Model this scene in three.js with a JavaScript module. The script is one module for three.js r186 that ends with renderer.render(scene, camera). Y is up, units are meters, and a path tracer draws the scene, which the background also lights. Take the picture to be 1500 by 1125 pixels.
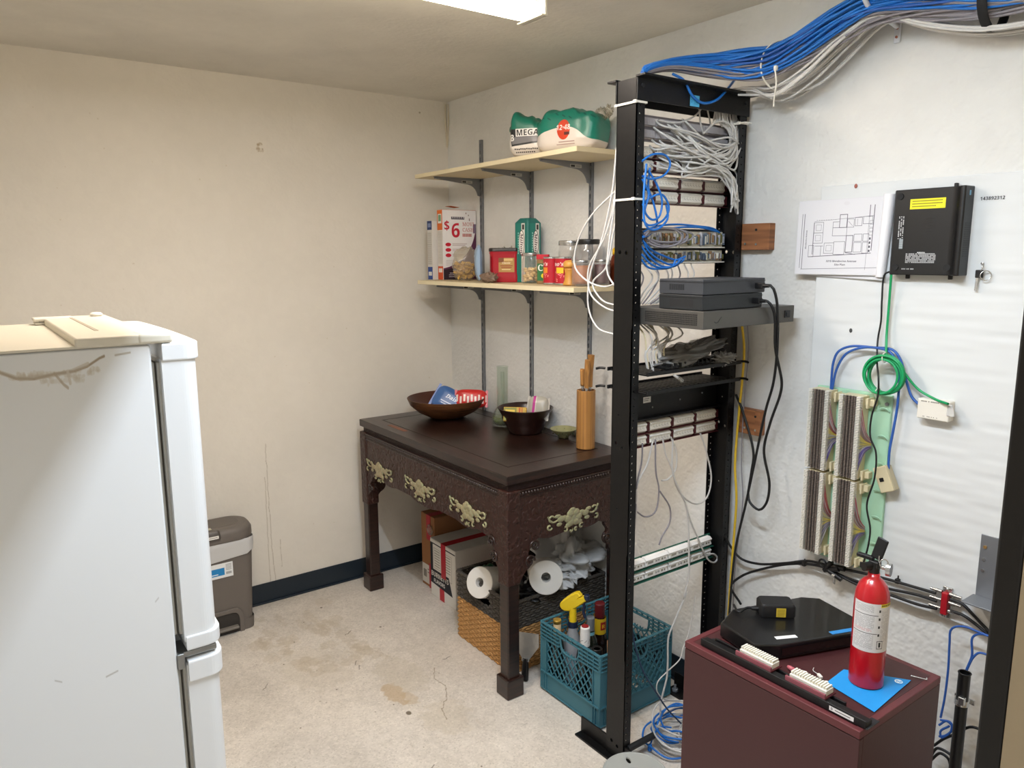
import * as THREE from 'three';
import { RoundedBoxGeometry } from 'three/addons/geometries/RoundedBoxGeometry.js';
import { mergeGeometries, mergeVertices } from 'three/addons/utils/BufferGeometryUtils.js';
import { RectAreaLightUniformsLib } from 'three/addons/lights/RectAreaLightUniformsLib.js';

// ---------------------------------------------------------------- camera, exposure, lights
const scene = new THREE.Scene();
const camera = new THREE.PerspectiveCamera(53.873, 1500 / 1125, 0.05, 30);
camera.position.set(3.456, 1.644, 2.125);
camera.rotation.set(-0.16932, 0.93965, -0.00553, 'YXZ');
scene.add(camera);
const renderer = new THREE.WebGLRenderer({ antialias: true });
renderer.toneMapping = THREE.LinearToneMapping;
renderer.toneMappingExposure = 1.0;
renderer.shadowMap.enabled = true;
scene.background = new THREE.Color(0x000000);
RectAreaLightUniformsLib.init();
const WARM = new THREE.Color().setRGB(1.0, 0.87, 0.80), COOL = new THREE.Color().setRGB(0.75, 0.86, 1.0), HALL = new THREE.Color().setRGB(0.95, 0.97, 1.0);
const LIGHT = { tube: 42, strip: 535, hall: 10 };
const H = 2.413;

// ---------------------------------------------------------------- helpers
let seed = 12345;
const rnd = () => { seed = (seed * 1664525 + 1013904223) % 4294967296; return seed / 4294967296; };
const rr = (a, b) => a + (b - a) * rnd();
const V = (x, y, z) => new THREE.Vector3(x, y, z);
const used = {};
function numbered(n) { const k = used[n] = (used[n] ?? -1) + 1; return k ? n + '_' + String(k).padStart(3, '0') : n; }
function prep(g) { const o = g.index ? g.toNonIndexed() : g; for (const k of Object.keys(o.attributes)) if (!['position', 'normal', 'uv', 'color'].includes(k)) o.deleteAttribute(k); if (!o.attributes.normal) o.computeVertexNormals(); return o; }
function join(gs) { gs = (Array.isArray(gs) ? gs : [gs]).map(prep); return gs.length === 1 ? gs[0] : mergeGeometries(gs, false); }
function obj(name, gs, m, parent) {
  const o = new THREE.Mesh(join(gs), m); o.castShadow = o.receiveShadow = true;
  o.name = parent && parent !== scene ? name : numbered(name);
  (parent || scene).add(o); return o;
}
function tag(o, label, category, group) { o.userData.label = label; o.userData.category = category; if (group) o.userData.group = group; return o; }
function thing(name, label, category, pos = [0, 0, 0], turn = 0, group) { const o = new THREE.Group(); o.name = numbered(name); o.position.set(...pos); o.rotation.y = turn; scene.add(o); return tag(o, label, category, group); }
function struct(name, gs, m) { const o = obj(name, gs, m); o.userData.kind = 'structure'; return o; }
const box = (w, h, d, x = 0, y = 0, z = 0, b = 0) => (b ? new RoundedBoxGeometry(w, h, d, 2, Math.min(b, w / 2.01, h / 2.01, d / 2.01)) : new THREE.BoxGeometry(w, h, d)).translate(x, y, z);
const bb = (x0, x1, y0, y1, z0, z1, b = 0) => box(x1 - x0, y1 - y0, z1 - z0, (x0 + x1) / 2, (y0 + y1) / 2, (z0 + z1) / 2, b);
const cyl = (r0, r1, h, x = 0, y = 0, z = 0, s = 20) => new THREE.CylinderGeometry(r1, r0, h, s).translate(x, y, z);
const lathe = (pts, s = 32) => new THREE.LatheGeometry(pts.map(p => new THREE.Vector2(p[0], p[1])), s);
const tube = (pts, r, seg, rad = 6, closed = false) => new THREE.TubeGeometry(new THREE.CatmullRomCurve3(pts.map(p => Array.isArray(p) ? V(...p) : p), closed, 'centripetal'), seg || Math.max(6, pts.length * 6), r, rad, closed);
const ball = (r, x, y, z, sx = 1, sy = 1, sz = 1, n = 10) => new THREE.SphereGeometry(r, n, Math.max(4, Math.round(n * .7))).scale(sx, sy, sz).translate(x, y, z);
function shapeOf(pts) { const s = new THREE.Shape(); pts.forEach((p, i) => i ? s.lineTo(p[0], p[1]) : s.moveTo(p[0], p[1])); s.closePath(); return s; }
const ext = (s, d, b = 0) => new THREE.ExtrudeGeometry(s, { depth: d, bevelEnabled: b > 0, bevelSize: b, bevelThickness: b, bevelSegments: 1, curveSegments: 10 });
// texture coordinates in metres, by the way each face points
function mUV(g, ox = 0, oy = 0) {
  g = prep(g); const p = g.attributes.position, n = g.attributes.normal, uv = new Float32Array(p.count * 2);
  for (let i = 0; i < p.count; i += 3) {
    const a = [0, 0, 0]; for (let k = 0; k < 3; k++) { a[0] += Math.abs(n.getX(i + k)); a[1] += Math.abs(n.getY(i + k)); a[2] += Math.abs(n.getZ(i + k)); }
    const ax = a[0] > a[1] && a[0] > a[2] ? 0 : a[1] > a[2] ? 1 : 2;
    for (let k = i; k < i + 3; k++) { const x = p.getX(k), y = p.getY(k), z = p.getZ(k); uv[k * 2] = (ax === 0 ? z : x) + ox; uv[k * 2 + 1] = (ax === 1 ? z : y) + oy; }
  }
  g.setAttribute('uv', new THREE.BufferAttribute(uv, 2)); return g;
}
function hash(x, y, s) { let h = (x * 374761393 + y * 668265263 + s * 2147483647) | 0; h = Math.imul(h ^ (h >>> 13), 1274126177); return ((h ^ (h >>> 16)) >>> 0) / 4294967295; }
function vnoise(x, y, per, s) { const xi = Math.floor(x), yi = Math.floor(y), fx = x - xi, fy = y - yi, u = fx * fx * (3 - 2 * fx), v = fy * fy * (3 - 2 * fy), w = k => ((k % per) + per) % per; const a = hash(w(xi), w(yi), s), b = hash(w(xi + 1), w(yi), s), c = hash(w(xi), w(yi + 1), s), d = hash(w(xi + 1), w(yi + 1), s); return a + (b - a) * u + (c - a) * v + (a - b - c + d) * u * v; }
function noiseTex(n, octs, fn, srgb, repeat = 1) {   // octs: [cells per tile, weight]
  const d = new Uint8Array(n * n * 4);
  for (let y = 0; y < n; y++) for (let x = 0; x < n; x++) {
    let v = 0, t = 0; octs.forEach(([f, w], i) => { v += w * vnoise(x / n * f, y / n * f, f, i + 3); t += w; });
    const c = fn(v / t, x, y), k = (y * n + x) * 4; d[k] = c[0]; d[k + 1] = c[1]; d[k + 2] = c[2]; d[k + 3] = 255;
  }
  const tx = new THREE.DataTexture(d, n, n); tx.wrapS = tx.wrapT = THREE.RepeatWrapping; tx.magFilter = THREE.LinearFilter; tx.minFilter = THREE.LinearMipmapLinearFilter; tx.generateMipmaps = true;
  if (srgb) tx.colorSpace = THREE.SRGBColorSpace; tx.repeat.set(repeat, repeat); tx.needsUpdate = true; return tx;
}
function canvasTex(w, h, draw) { const c = document.createElement('canvas'); c.width = w; c.height = h; const g = c.getContext('2d'); draw(g, w, h); const t = new THREE.CanvasTexture(c); t.colorSpace = THREE.SRGBColorSpace; return t; }
const std = (color, roughness = .6, o = {}) => new THREE.MeshStandardMaterial({ color, roughness, ...o });
const phys = (color, roughness, o) => new THREE.MeshPhysicalMaterial({ color, roughness, ...o });
const print = (t, r = .55) => new THREE.MeshStandardMaterial({ map: t, roughness: r });
// a flat print on a face: centre, size, direction ('x' or 'z' the face points along, turned by ry otherwise)
const face = (w, h, x, y, z, ry = 0, rx = 0) => new THREE.PlaneGeometry(w, h).rotateX(rx).rotateY(ry).translate(x, y, z);

// ---------------------------------------------------------------- materials
const g8 = v => [v, v, v];
const peel = noiseTex(512, [[70, 1], [140, .7], [28, .5]], v => g8(Math.min(255, Math.max(0, (v - .25) * 2 * 255))));
const fine = noiseTex(256, [[64, 1], [128, 1]], v => g8(v * 255));
const mottle = noiseTex(256, [[3, 1], [7, .8], [17, .5], [60, .25]], v => { const k = 238 + (v - .5) * 34; return [k, k - 1, k - 3]; }, true, .5);
const grain = noiseTex(512, [[6, 1], [40, .5]], (v, x, y) => { const s = vnoise(x / 512 * 5, y / 512 * 90, 90, 9) * .6 + vnoise(x / 512 * 12, y / 512 * 180, 180, 5) * .4; const k = 165 + (s - .5) * 150 + (v - .5) * 60; return g8(Math.max(0, Math.min(255, k))); }, true, 1.5);
const softGrain = noiseTex(256, [[5, 1]], (v, x, y) => g8(205 + (vnoise(x / 256 * 3, y / 256 * 70, 70, 9) - .5) * 70 + (v - .5) * 30), true, 2);
const uprightGrain = noiseTex(256, [[5, 1]], (v, x, y) => g8(215 + (vnoise(x / 256 * 60, y / 256 * 4, 60, 9) - .5) * 60 + (v - .5) * 24), true, 1);
const carve = noiseTex(512, [[90, 1], [45, 1], [180, .5]], v => g8(v > .56 ? 255 : v > .44 ? (v - .44) / .12 * 255 : 0));
const M = {};
M.ceil = new THREE.MeshStandardMaterial({ color: 0xf0ece2, roughness: .95, map: mottle, bumpMap: peel, bumpScale: .0008 });
M.wall = new THREE.MeshStandardMaterial({ color: 0xf1f1ee, roughness: .85, map: mottle, bumpMap: peel, bumpScale: .0015 });
M.white = new THREE.MeshStandardMaterial({ color: 0xeeefec, roughness: .7, map: mottle, bumpMap: peel, bumpScale: .0009 });
M.base = std(0x16242f, .45); M.black = std(0x0c0c0d, .45); M.blackMat = std(0x131314, .75); M.dark = std(0x1d1e20, .55);
M.rack = new THREE.MeshStandardMaterial({ color: 0x111112, roughness: .38, metalness: .3, bumpMap: fine, bumpScale: .0002 });
M.fridge = phys(0xe6e7e6, .38, { clearcoat: .3, clearcoatRoughness: .3 });
M.fridgeTop = std(0xe2dccb, .5); M.gasket = std(0xb7b3a8, .7); M.gasketDark = std(0x5d584e, .8);
M.wood = phys(0xffffff, .34, { map: grain, clearcoat: .25, clearcoatRoughness: .35 }); M.wood.color.set(0x3c2119);
M.carved = new THREE.MeshStandardMaterial({ color: 0x351b14, roughness: .42, bumpMap: carve, bumpScale: .003 });
M.pearl = new THREE.MeshPhysicalMaterial({ color: 0x9d9873, roughness: .3, iridescence: .4, clearcoat: .4 });
M.plyBlock = new THREE.MeshStandardMaterial({ color: 0xb9794c, roughness: .65, map: softGrain });
M.bamboo = new THREE.MeshStandardMaterial({ color: 0xc98f4c, roughness: .45, map: uprightGrain });
M.acacia = new THREE.MeshStandardMaterial({ color: 0x9a6238, roughness: .4, map: grain });
M.galv = new THREE.MeshStandardMaterial({ color: 0x8f9296, roughness: .45, metalness: .7 });
M.grey = std(0x8b8f93, .5, { metalness: .3 }); M.steel = std(0xc9c9c7, .25, { metalness: .9 }); M.greyPlastic = std(0x6d665f, .55);
M.shelf = new THREE.MeshStandardMaterial({ color: 0xdfcfa8, roughness: .5, map: mottle });
M.cabinet = new THREE.MeshStandardMaterial({ color: 0x431e1f, roughness: .5, bumpMap: fine, bumpScale: .0001 }); M.cabEdge = std(0x5f292c, .5);
M.blue = std(0x1c6fc4, .45); M.blueDeep = std(0x2b5aa8, .45); M.navy = std(0x27405f, .5); M.greyCable = std(0x8a858a, .5); M.whiteCable = std(0xcfccc7, .45); M.yellow = std(0xe0b92c, .45); M.green = std(0x0f9a5b, .4); M.cord = std(0x101011, .5);
M.ivory = std(0xe9e4d8, .5); M.beige = std(0xd8cba6, .5); M.maroon = std(0x4a1218, .5); M.pcbGreen = std(0x1d5a48, .5); M.mint = std(0xa9d3b4, .5);
M.teal = std(0x3a6f7d, .55); M.tie = std(0xe8e3d6, .5); M.red = phys(0xb50d1c, .28, { clearcoat: .7, clearcoatRoughness: .15 });
M.clear = phys(0xffffff, .12, { transmission: .95, thickness: 0, ior: 1.45 }); M.glass = phys(0xf0f4f0, .03, { transmission: .96, thickness: 0, ior: 1.5 });
M.film = phys(0xeeeae0, .22, { transmission: .86, thickness: 0, side: THREE.DoubleSide }); M.bag = phys(0xe4e4e2, .5, { transmission: .25, thickness: 0, side: THREE.DoubleSide });
M.paper = std(0xdcdbdd, .8); M.card = std(0x9a6a43, .8); M.tan = std(0xcfa85f, .7); M.redTape = std(0xb3182a, .4);
// ---------------------------------------------------------------- the room
const XR = 4.8, ZF = 2.62;
{ // floor with its own worn vinyl surface
  const W = 1600, Hh = 1310, d = new Uint8Array(W * Hh * 4), sx = 3.2 / W, sz = 2.62 / Hh;
  for (let j = 0; j < Hh; j++) for (let i = 0; i < W; i++) {
    const x = i * sx, z = j * sz; let v = vnoise(x * 3, z * 3, 999, 1) * .35 + vnoise(x * 9, z * 9, 999, 2) * .3 + vnoise(x * 40, z * 40, 999, 3) * .2 + vnoise(x * 160, z * 160, 999, 4) * .35;
    const sp = hash(i >> 1, j >> 1, 7); let k = 207 + (v - .6) * 44 + (sp > .93 ? -16 : sp < .05 ? 12 : 0);
    const w = vnoise(x * 2.2 + 7, z * 2.2, 999, 8) * 5; const q = (j * W + i) * 4; d[q] = k + 3; d[q + 1] = k - 4 - w * .6; d[q + 2] = k - 14 - w * 1.4; d[q + 3] = 255;
  }
  const stamp = (x, z, rx, rz, c, a, rough = .5) => { const i0 = Math.floor((x - rx) / sx), i1 = Math.ceil((x + rx) / sx), j0 = Math.floor((z - rz) / sz), j1 = Math.ceil((z + rz) / sz);
    for (let j = Math.max(0, j0); j <= Math.min(Hh - 1, j1); j++) for (let i = Math.max(0, i0); i <= Math.min(W - 1, i1); i++) { const u = (i * sx - x) / rx, w = (j * sz - z) / rz, e = u * u + w * w + (vnoise(i / 9, j / 9, 9999, 5) - .5) * rough * 2; if (e < 1) { const q = (j * W + i) * 4, al = a * Math.min(1, (1 - e) * 3); for (let k = 0; k < 3; k++) d[q + k] = d[q + k] * (1 - al) + c[k] * al; } } };
  const stroke = (pts, r, c, a) => { for (let s = 0; s < pts.length - 1; s++) { const [x0, z0] = pts[s], [x1, z1] = pts[s + 1], n = Math.ceil(Math.hypot(x1 - x0, z1 - z0) / .0025); for (let k = 0; k < n; k++) { const t = k / n; stamp(x0 + (x1 - x0) * t + (vnoise(k / 6, s, 999, 3) - .5) * .012, z0 + (z1 - z0) * t, r, r, c, a, .3); } } };
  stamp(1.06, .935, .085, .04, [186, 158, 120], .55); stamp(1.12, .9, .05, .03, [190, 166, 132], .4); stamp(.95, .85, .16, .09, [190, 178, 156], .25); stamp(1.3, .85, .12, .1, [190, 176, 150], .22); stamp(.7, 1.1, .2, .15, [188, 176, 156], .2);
  for (let k = 0; k < 34; k++) stamp(rr(.15, .75), rr(.84, 1.25), rr(.02, .08), rr(.015, .05), [166, 148, 118], .16, .8);  // sparse darker blotches over the left part of the floor
  stroke([[.99, .72], [1.06, .76], [1.13, .75], [1.2, .79], [1.25, .84], [1.32, .86]], .0022, [140, 126, 104], .6);
  stroke([[.5, .86], [.53, .9]], .002, [110, 98, 82], .7); stroke([[.75, .95], [.78, .97]], .002, [105, 95, 80], .7); stroke([[.79, .955], [.82, .97]], .002, [105, 95, 80], .6);
  stroke([[.95, .62], [.96, .66]], .002, [90, 84, 76], .8); stroke([[.7, 1.3], [.74, 1.33]], .0018, [110, 100, 86], .7); stroke([[1.5, 1.02], [1.52, 1.05]], .0022, [90, 80, 70], .7);
  for (const [x, z, r] of [[.21, .88, .008], [.3, 1.0, .004], [1.12, .97, .004], [1.2, .95, .012], [.6, 1.2, .004], [.45, 1.1, .004], [1.6, .9, .004], [.9, 1.1, .004], [1.05, 1.3, .004], [.55, .74, .006]]) stamp(x, z, r, r * .8, [96, 84, 66], .8, .3);
  for (let k = 0; k < 60; k++) stamp(rr(0, 3), rr(.3, 2.4), rr(.002, .004), rr(.002, .004), [120, 108, 90], .5, .4);
  for (let k = 0; k < 26; k++) { const x = rr(.2, 2.6), z = rr(.6, 2.3), a = rr(0, 6.3), l = rr(.01, .04); stroke([[x, z], [x + Math.cos(a) * l, z + Math.sin(a) * l]], .0014, [138, 126, 108], .5); }
  const t = new THREE.DataTexture(d, W, Hh); t.colorSpace = THREE.SRGBColorSpace; t.magFilter = THREE.LinearFilter; t.minFilter = THREE.LinearMipmapLinearFilter; t.generateMipmaps = true; t.wrapS = t.wrapT = THREE.MirroredRepeatWrapping; t.repeat.set(1 / 3.2, 1 / 2.62); t.needsUpdate = true;
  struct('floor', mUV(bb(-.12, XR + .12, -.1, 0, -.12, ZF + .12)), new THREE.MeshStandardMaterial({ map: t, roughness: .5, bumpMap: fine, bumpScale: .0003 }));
}
struct('ceiling', mUV(bb(-.12, XR + .12, H, H + .1, -.12, ZF + .12)), M.ceil);
{ // left wall: its own paint map with two hairline cracks, a scuff and a nail patch
  const W = 1310, Hh = 1206, d = new Uint8Array(W * Hh * 4), s = .002;
  for (let j = 0; j < Hh; j++) for (let i = 0; i < W; i++) { const x = i * s, y = j * s, v = vnoise(x * 2, y * 2, 999, 11) * .5 + vnoise(x * 7, y * 7, 999, 12) * .3 + vnoise(x * 30, y * 30, 999, 13) * .2, k = 226 + (v - .5) * 12, q = (j * W + i) * 4; d[q] = k + 1; d[q + 1] = k - 5; d[q + 2] = k - 17; d[q + 3] = 255; }
  const dot = (z, y, r, c, a) => { for (let j = Math.max(0, Math.floor((y - r) / s)); j <= Math.min(Hh - 1, (y + r) / s); j++) for (let i = Math.max(0, Math.floor((z - r) / s)); i <= Math.min(W - 1, (z + r) / s); i++) { const e = Math.hypot(i * s - z, j * s - y) / r; if (e < 1) { const q = (j * W + i) * 4; for (let k = 0; k < 3; k++) d[q + k] = d[q + k] * (1 - a) + c[k] * a; } } };
  const line = (pts, r, c, a) => { for (let k = 0; k < pts.length - 1; k++) { const n = Math.ceil(Math.hypot(pts[k + 1][0] - pts[k][0], pts[k + 1][1] - pts[k][1]) / .002); for (let m = 0; m < n; m++) dot(pts[k][0] + (pts[k + 1][0] - pts[k][0]) * m / n + (vnoise(m / 12, k, 999, 2) - .5) * .004, pts[k][1] + (pts[k + 1][1] - pts[k][1]) * m / n, r, c, a); } };
  line([[1.045, .1], [1.043, .45], [1.04, .62]], .0022, [176, 166, 146], .3); line([[1.02, .1], [1.028, .3], [1.03, .6], [1.028, .78]], .002, [160, 148, 126], .3); line([[.985, .16], [.985, .3]], .0018, [170, 160, 140], .5);
  for (let k = 0; k < 24; k++) dot(.97 + rr(-.014, .014), 2.118 + rr(-.018, .018), rr(.003, .006), [172, 154, 126], .35);
  dot(.16, 2.345, .005, [150, 138, 112], .6); for (let k = 0; k < 50; k++) dot(rr(.1, 2.4), rr(.2, 2.3), rr(.002, .004), [200, 188, 165], .4);
  const t = new THREE.DataTexture(d, W, Hh); t.colorSpace = THREE.SRGBColorSpace; t.magFilter = THREE.LinearFilter; t.minFilter = THREE.LinearMipmapLinearFilter; t.generateMipmaps = true; t.repeat.set(1 / 2.62, 1 / 2.412); t.needsUpdate = true; t.wrapS = t.wrapT = THREE.MirroredRepeatWrapping;
  const b = peel.clone(); b.repeat.set(1, 1); b.needsUpdate = true;
  struct('wall_left', mUV(bb(-.12, 0, 0, H, -.12, ZF + .12)), new THREE.MeshStandardMaterial({ map: t, roughness: .82, bumpMap: b, bumpScale: .0006 }));
}
struct('wall_back', mUV(bb(0, XR, 0, H, -.12, 0)), M.wall);
struct('wall_front', mUV(bb(0, XR, 0, H, ZF, ZF + .12)), M.wall);
struct('wall_hall', mUV(bb(XR, XR + .12, 0, H, -.12, ZF + .12)), M.wall);
// the wall the camera looks through: doorway between z 1.40 and 2.36
struct('wall_right', [mUV(bb(3.2165, 3.33, 0, H, 0, 1.40)), mUV(bb(3.2165, 3.33, 2.05, H, 1.40, 2.36)), mUV(bb(3.2165, 3.33, 0, H, 2.36, ZF))], std(0xb6a486, .7));
struct('door_1', [bb(3.195, 3.216, 0, 2.05, 1.36, 1.401, .003), bb(3.195, 3.216, 2.01, 2.05, 1.401, 2.36, .003), bb(3.195, 3.216, 0, 2.05, 2.36, 2.40, .003)], std(0x17130f, .5));
struct('baseboard_left', [bb(0, .006, 0, .1, 0, ZF, .002), bb(.006, .016, 0, .009, 0, ZF, .003)], M.base);
struct('baseboard_back', [bb(.006, 3.19, 0, .1, 0, .006, .002), bb(.016, 3.2, 0, .009, .006, .016, .003)], M.base);
// torn tape and caulk in the upper corner
struct('trim_1', [tube([[.004, 2.40, .012], [.006, 2.34, .016], [.005, 2.27, .012], [.004, 2.19, .006]], .004, 16, 5), tube([[.014, 2.40, .004], [.018, 2.33, .005], [.012, 2.26, .005], [.006, 2.2, .004]], .0035, 16, 5)], std(0xddd3bd, .9));
// added unseen beam beside the second lamp, shapes the diagonal shade on the refrigerator
struct('added_trim_2', bb(2.14, 3.215, 2.105, H, 1.52, 1.62, .004), M.ceil);
// ---------------------------------------------------------------- lamps
function rect(w, h, x, y, z, color, power) { const l = new THREE.RectAreaLight(color, power, w, h); l.position.set(x, y, z); l.rotation.x = -Math.PI / 2; l.castShadow = true; scene.add(l); return l; }
{ const t = thing('fluorescent_light', 'bright white fluorescent strip light on the ceiling', 'ceiling light', [1.575, H, 0], 0);
  obj('housing', bb(-.06, .06, -.045, 0, .668, 1.89, .003), std(0xe9e6dd, .5), t);
  for (const z of [.66, 1.885]) obj('end_plate', [bb(-.06, .06, -.088, 0, z, z + .008, .002), bb(-.06, .06, -.088, -.084, z - .0, z + .02, .001)], std(0xe9e4d2, .5), t);
  const em = new THREE.MeshStandardMaterial({ color: 0xffffff, emissive: 0xffeed2, emissiveIntensity: 19, roughness: .4 });
  for (const x of [-.03, .03]) { obj('tube', new THREE.CylinderGeometry(.019, .019, 1.17, 16).rotateX(Math.PI / 2).translate(x, -.066, 1.277), em, t); for (const z of [.685, 1.87]) obj('socket', box(.02, .034, .012, x, -.062, z, .002), std(0xe8e5da, .5), t); }
  rect(.1, 1.17, 1.575, H - .087, 1.277, WARM, LIGHT.tube); }
{ const t = thing('strip_light', 'cool white strip lamp on the ceiling by the doorway, above the picture', 'ceiling light', [2.6, H, 1.37]);
  obj('housing', bb(-.35, .35, -.03, 0, -.05, .05, .003), std(0xeeeeea, .5), t);
  obj('diffuser', bb(-.34, .34, -.05, -.03, -.017, .017, .006), new THREE.MeshStandardMaterial({ color: 0xffffff, emissive: 0xeaf2ff, emissiveIntensity: 3 }), t);
  rect(.66, .03, 2.6, H - .053, 1.37, COOL, LIGHT.strip); }
{ const t = thing('hall_fill_light', 'added square fill lamp on the unseen hall ceiling behind the camera', 'ceiling light', [4.15, H, 1.9]);  // fill lamp added out of view for soft light through the doorway
  obj('frame', bb(-.31, .31, -.02, 0, -.31, .31, .003), std(0xeeeeea, .5), t);
  obj('diffuser', bb(-.295, .295, -.024, -.02, -.295, .295), new THREE.MeshStandardMaterial({ color: 0xffffff, emissive: 0xf4f6ff, emissiveIntensity: 2 }), t);
  rect(.58, .58, 4.15, H - .027, 1.9, HALL, LIGHT.hall); }
// ---------------------------------------------------------------- refrigerator (faces the back wall, its side to the camera)
{ const t = thing('refrigerator', 'white two-door refrigerator seen from its side', 'refrigerator', [2.07, 0, 1.868]);
  const wd = .54;
  { // cabinet with a torn, dirty strip of old tape residue under the top edge
    const tex = canvasTex(1024, 1024, (g, w, h) => { g.fillStyle = '#e7e8e7'; g.fillRect(0, 0, w, h); g.lineCap = 'round'; g.lineJoin = 'round';
      const P = (z, y) => [z / .7 * w, (1.5 - y) / 1.45 * h], path = (pts, lw, c) => { g.strokeStyle = c; g.lineWidth = lw; g.beginPath(); pts.forEach((p, i) => i ? g.lineTo(...P(...p)) : g.moveTo(...P(...p))); g.stroke(); };
      for (let k = 0; k < 70; k++) { const z = .08 + hash(k, 1, 2) * .13, y = 1.47 - Math.abs(hash(k, 3, 4) - .5) * .03 * (z > .1 && z < .17 ? 1.4 : .5); path([[z, y], [z + .012 * (hash(k, 5, 6) - .3), y + .004 * (hash(k, 7, 8) - .5)]], 3 + 4 * hash(k, 9, 1), 'rgba(200,192,176,.35)'); }
      path([[.26, 1.485], [.235, 1.48], [.205, 1.464], [.18, 1.461], [.15, 1.466], [.12, 1.468], [.1, 1.474], [.08, 1.486], [.072, 1.489]], 3, '#a3937c'); path([[.26, 1.483], [.23, 1.477], [.2, 1.463], [.16, 1.464], [.125, 1.468], [.098, 1.478]], 5, 'rgba(190,178,160,.6)');
      path([[.15, 1.467], [.138, 1.448], [.132, 1.442]], 4, 'rgba(176,162,140,.7)'); path([[.13, 1.467], [.128, 1.45]], 6, 'rgba(205,198,184,.8)'); path([[.03, 1.492], [.055, 1.489]], 2, '#b8b0a0');
      path([[.12, .93], [.1, .935]], 2, '#bdbab4'); path([[.2, .95], [.19, .944]], 2, '#c2c0bb'); path([[.02, 1.05], [.026, 1.044]], 2, '#c8c6c2'); });
    const side = phys(0xffffff, .4, { map: tex, clearcoat: .25, clearcoatRoughness: .35 });
    obj('cabinet', bb(-wd, -.0012, .05, 1.498, 0, .66, .006), M.fridge, t);
    obj('side_panel', face(.652, 1.44, 0, .775, .33, Math.PI / 2), side, t).geometry.attributes.uv.array.forEach((v, i, a) => { if (i % 2 === 0) a[i] = 1 - v; });
    obj('top_panel', bb(-wd, 0, 1.498, 1.503, .004, .66, .002), M.fridgeTop, t); }
  const doorShape = (y0, y1) => { const s = new THREE.Shape(), r = .022; s.moveTo(-wd, -.016); s.lineTo(0, -.016); s.lineTo(0, -.068 + r); s.quadraticCurveTo(0, -.068, -r, -.0725); s.quadraticCurveTo(-wd / 2, -.085, -wd + r, -.0725); s.quadraticCurveTo(-wd, -.068, -wd, -.068 + r); s.closePath(); return new THREE.ExtrudeGeometry(s, { depth: y1 - y0, bevelEnabled: true, bevelSize: .002, bevelThickness: .002, bevelSegments: 1, curveSegments: 10 }).rotateX(Math.PI / 2).translate(0, y1, 0); };
  const capS = (g, y0, y1, o) => { const s = new THREE.Shape(), r = .02; s.moveTo(-wd - o, -.018); s.lineTo(o, -.018); s.lineTo(o, -.07 + r); s.quadraticCurveTo(o, -.07 - o, -r, -.0745 - o); s.quadraticCurveTo(-wd / 2, -.087 - o, -wd + r, -.0745 - o); s.quadraticCurveTo(-wd - o, -.07 - o, -wd - o, -.07 + r); s.closePath(); return new THREE.ExtrudeGeometry(s, { depth: y1 - y0 - .006, bevelEnabled: true, bevelSize: .002, bevelThickness: .003, bevelSegments: 2, curveSegments: 8 }).rotateX(Math.PI / 2).translate(0, y1 - .003, 0); };
  for (const [y0, y1, nm] of [[.952, 1.47, 'freezer_door'], [.08, .905, 'fridge_door']]) {
    const up = nm === 'freezer_door';
    const D = obj(nm, doorShape(y0, y1), M.fridge, t);
    obj('gasket', [bb(-wd + .01, -.012, y0 + .01, y1 - .005, -.016, -.009, .002), bb(-wd + .01, -.016, y0 + .01, y1 - .005, -.006, 0, .002)], M.gasket, D);
    obj('gasket_groove', bb(-wd + .02, -.022, y0 + .01, y1 - .005, -.01, -.005), M.gasketDark, D);
    if (up) { obj('door_cap', capS(0, 1.468, 1.498, .003), M.fridge, D); obj('handle_lip', capS(0, .935, .962, .004), M.fridge, D); }
    else obj('handle_lip', capS(0, .873, .914, .005), M.fridge, D);
  }
  obj('middle_hinge', [bb(-.06, -.004, .918, .93, -.07, 0, .003), bb(-.012, .001, .9, .93, -.012, .001, .002), cyl(.006, .006, .05, -.03, .925, -.05, 10)], std(0x9b9b98, .3, { metalness: .8 }), t);
  obj('hinge_cover', [bb(-wd, .004, 1.499, 1.516, -.012, .112, .005), bb(-.06, .006, 1.499, 1.5165, -.036, .02, .006)], M.fridgeTop, t);
  obj('cover_groove', bb(-wd + .02, -.12, 1.5155, 1.5168, .06, .066), std(0xb5ab98, .7), t);
  for (const [x, z] of [[-.06, .06], [-.06, .6], [-.48, .06], [-.48, .6]]) obj('foot', cyl(.02, .018, .05, x, .025, z, 14), M.dark, t);
  const c = thing('plastic_case', 'small flat white plastic piece lying on top of the refrigerator', 'plastic piece', [1.565, 1.503, 1.962]);
  obj('lid', box(.05, .007, .075, 0, .011, 0, .003), M.ivory, c); obj('base', box(.046, .005, .071, 0, .0035, 0, .002), M.ivory, c); for (const z of [-.022, 0, .022]) obj('spacer', box(.04, .004, .01, 0, .0065, z), M.dark, c);
  tag(obj('plastic_disc', lathe([[0, 0], [.012, 0], [.013, .004], [.009, .007], [0, .008]], 16).translate(1.57, 1.517, 1.88), M.ivory), 'tiny white plastic disc on the far edge of the refrigerator top', 'plastic disc');
}
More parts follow.
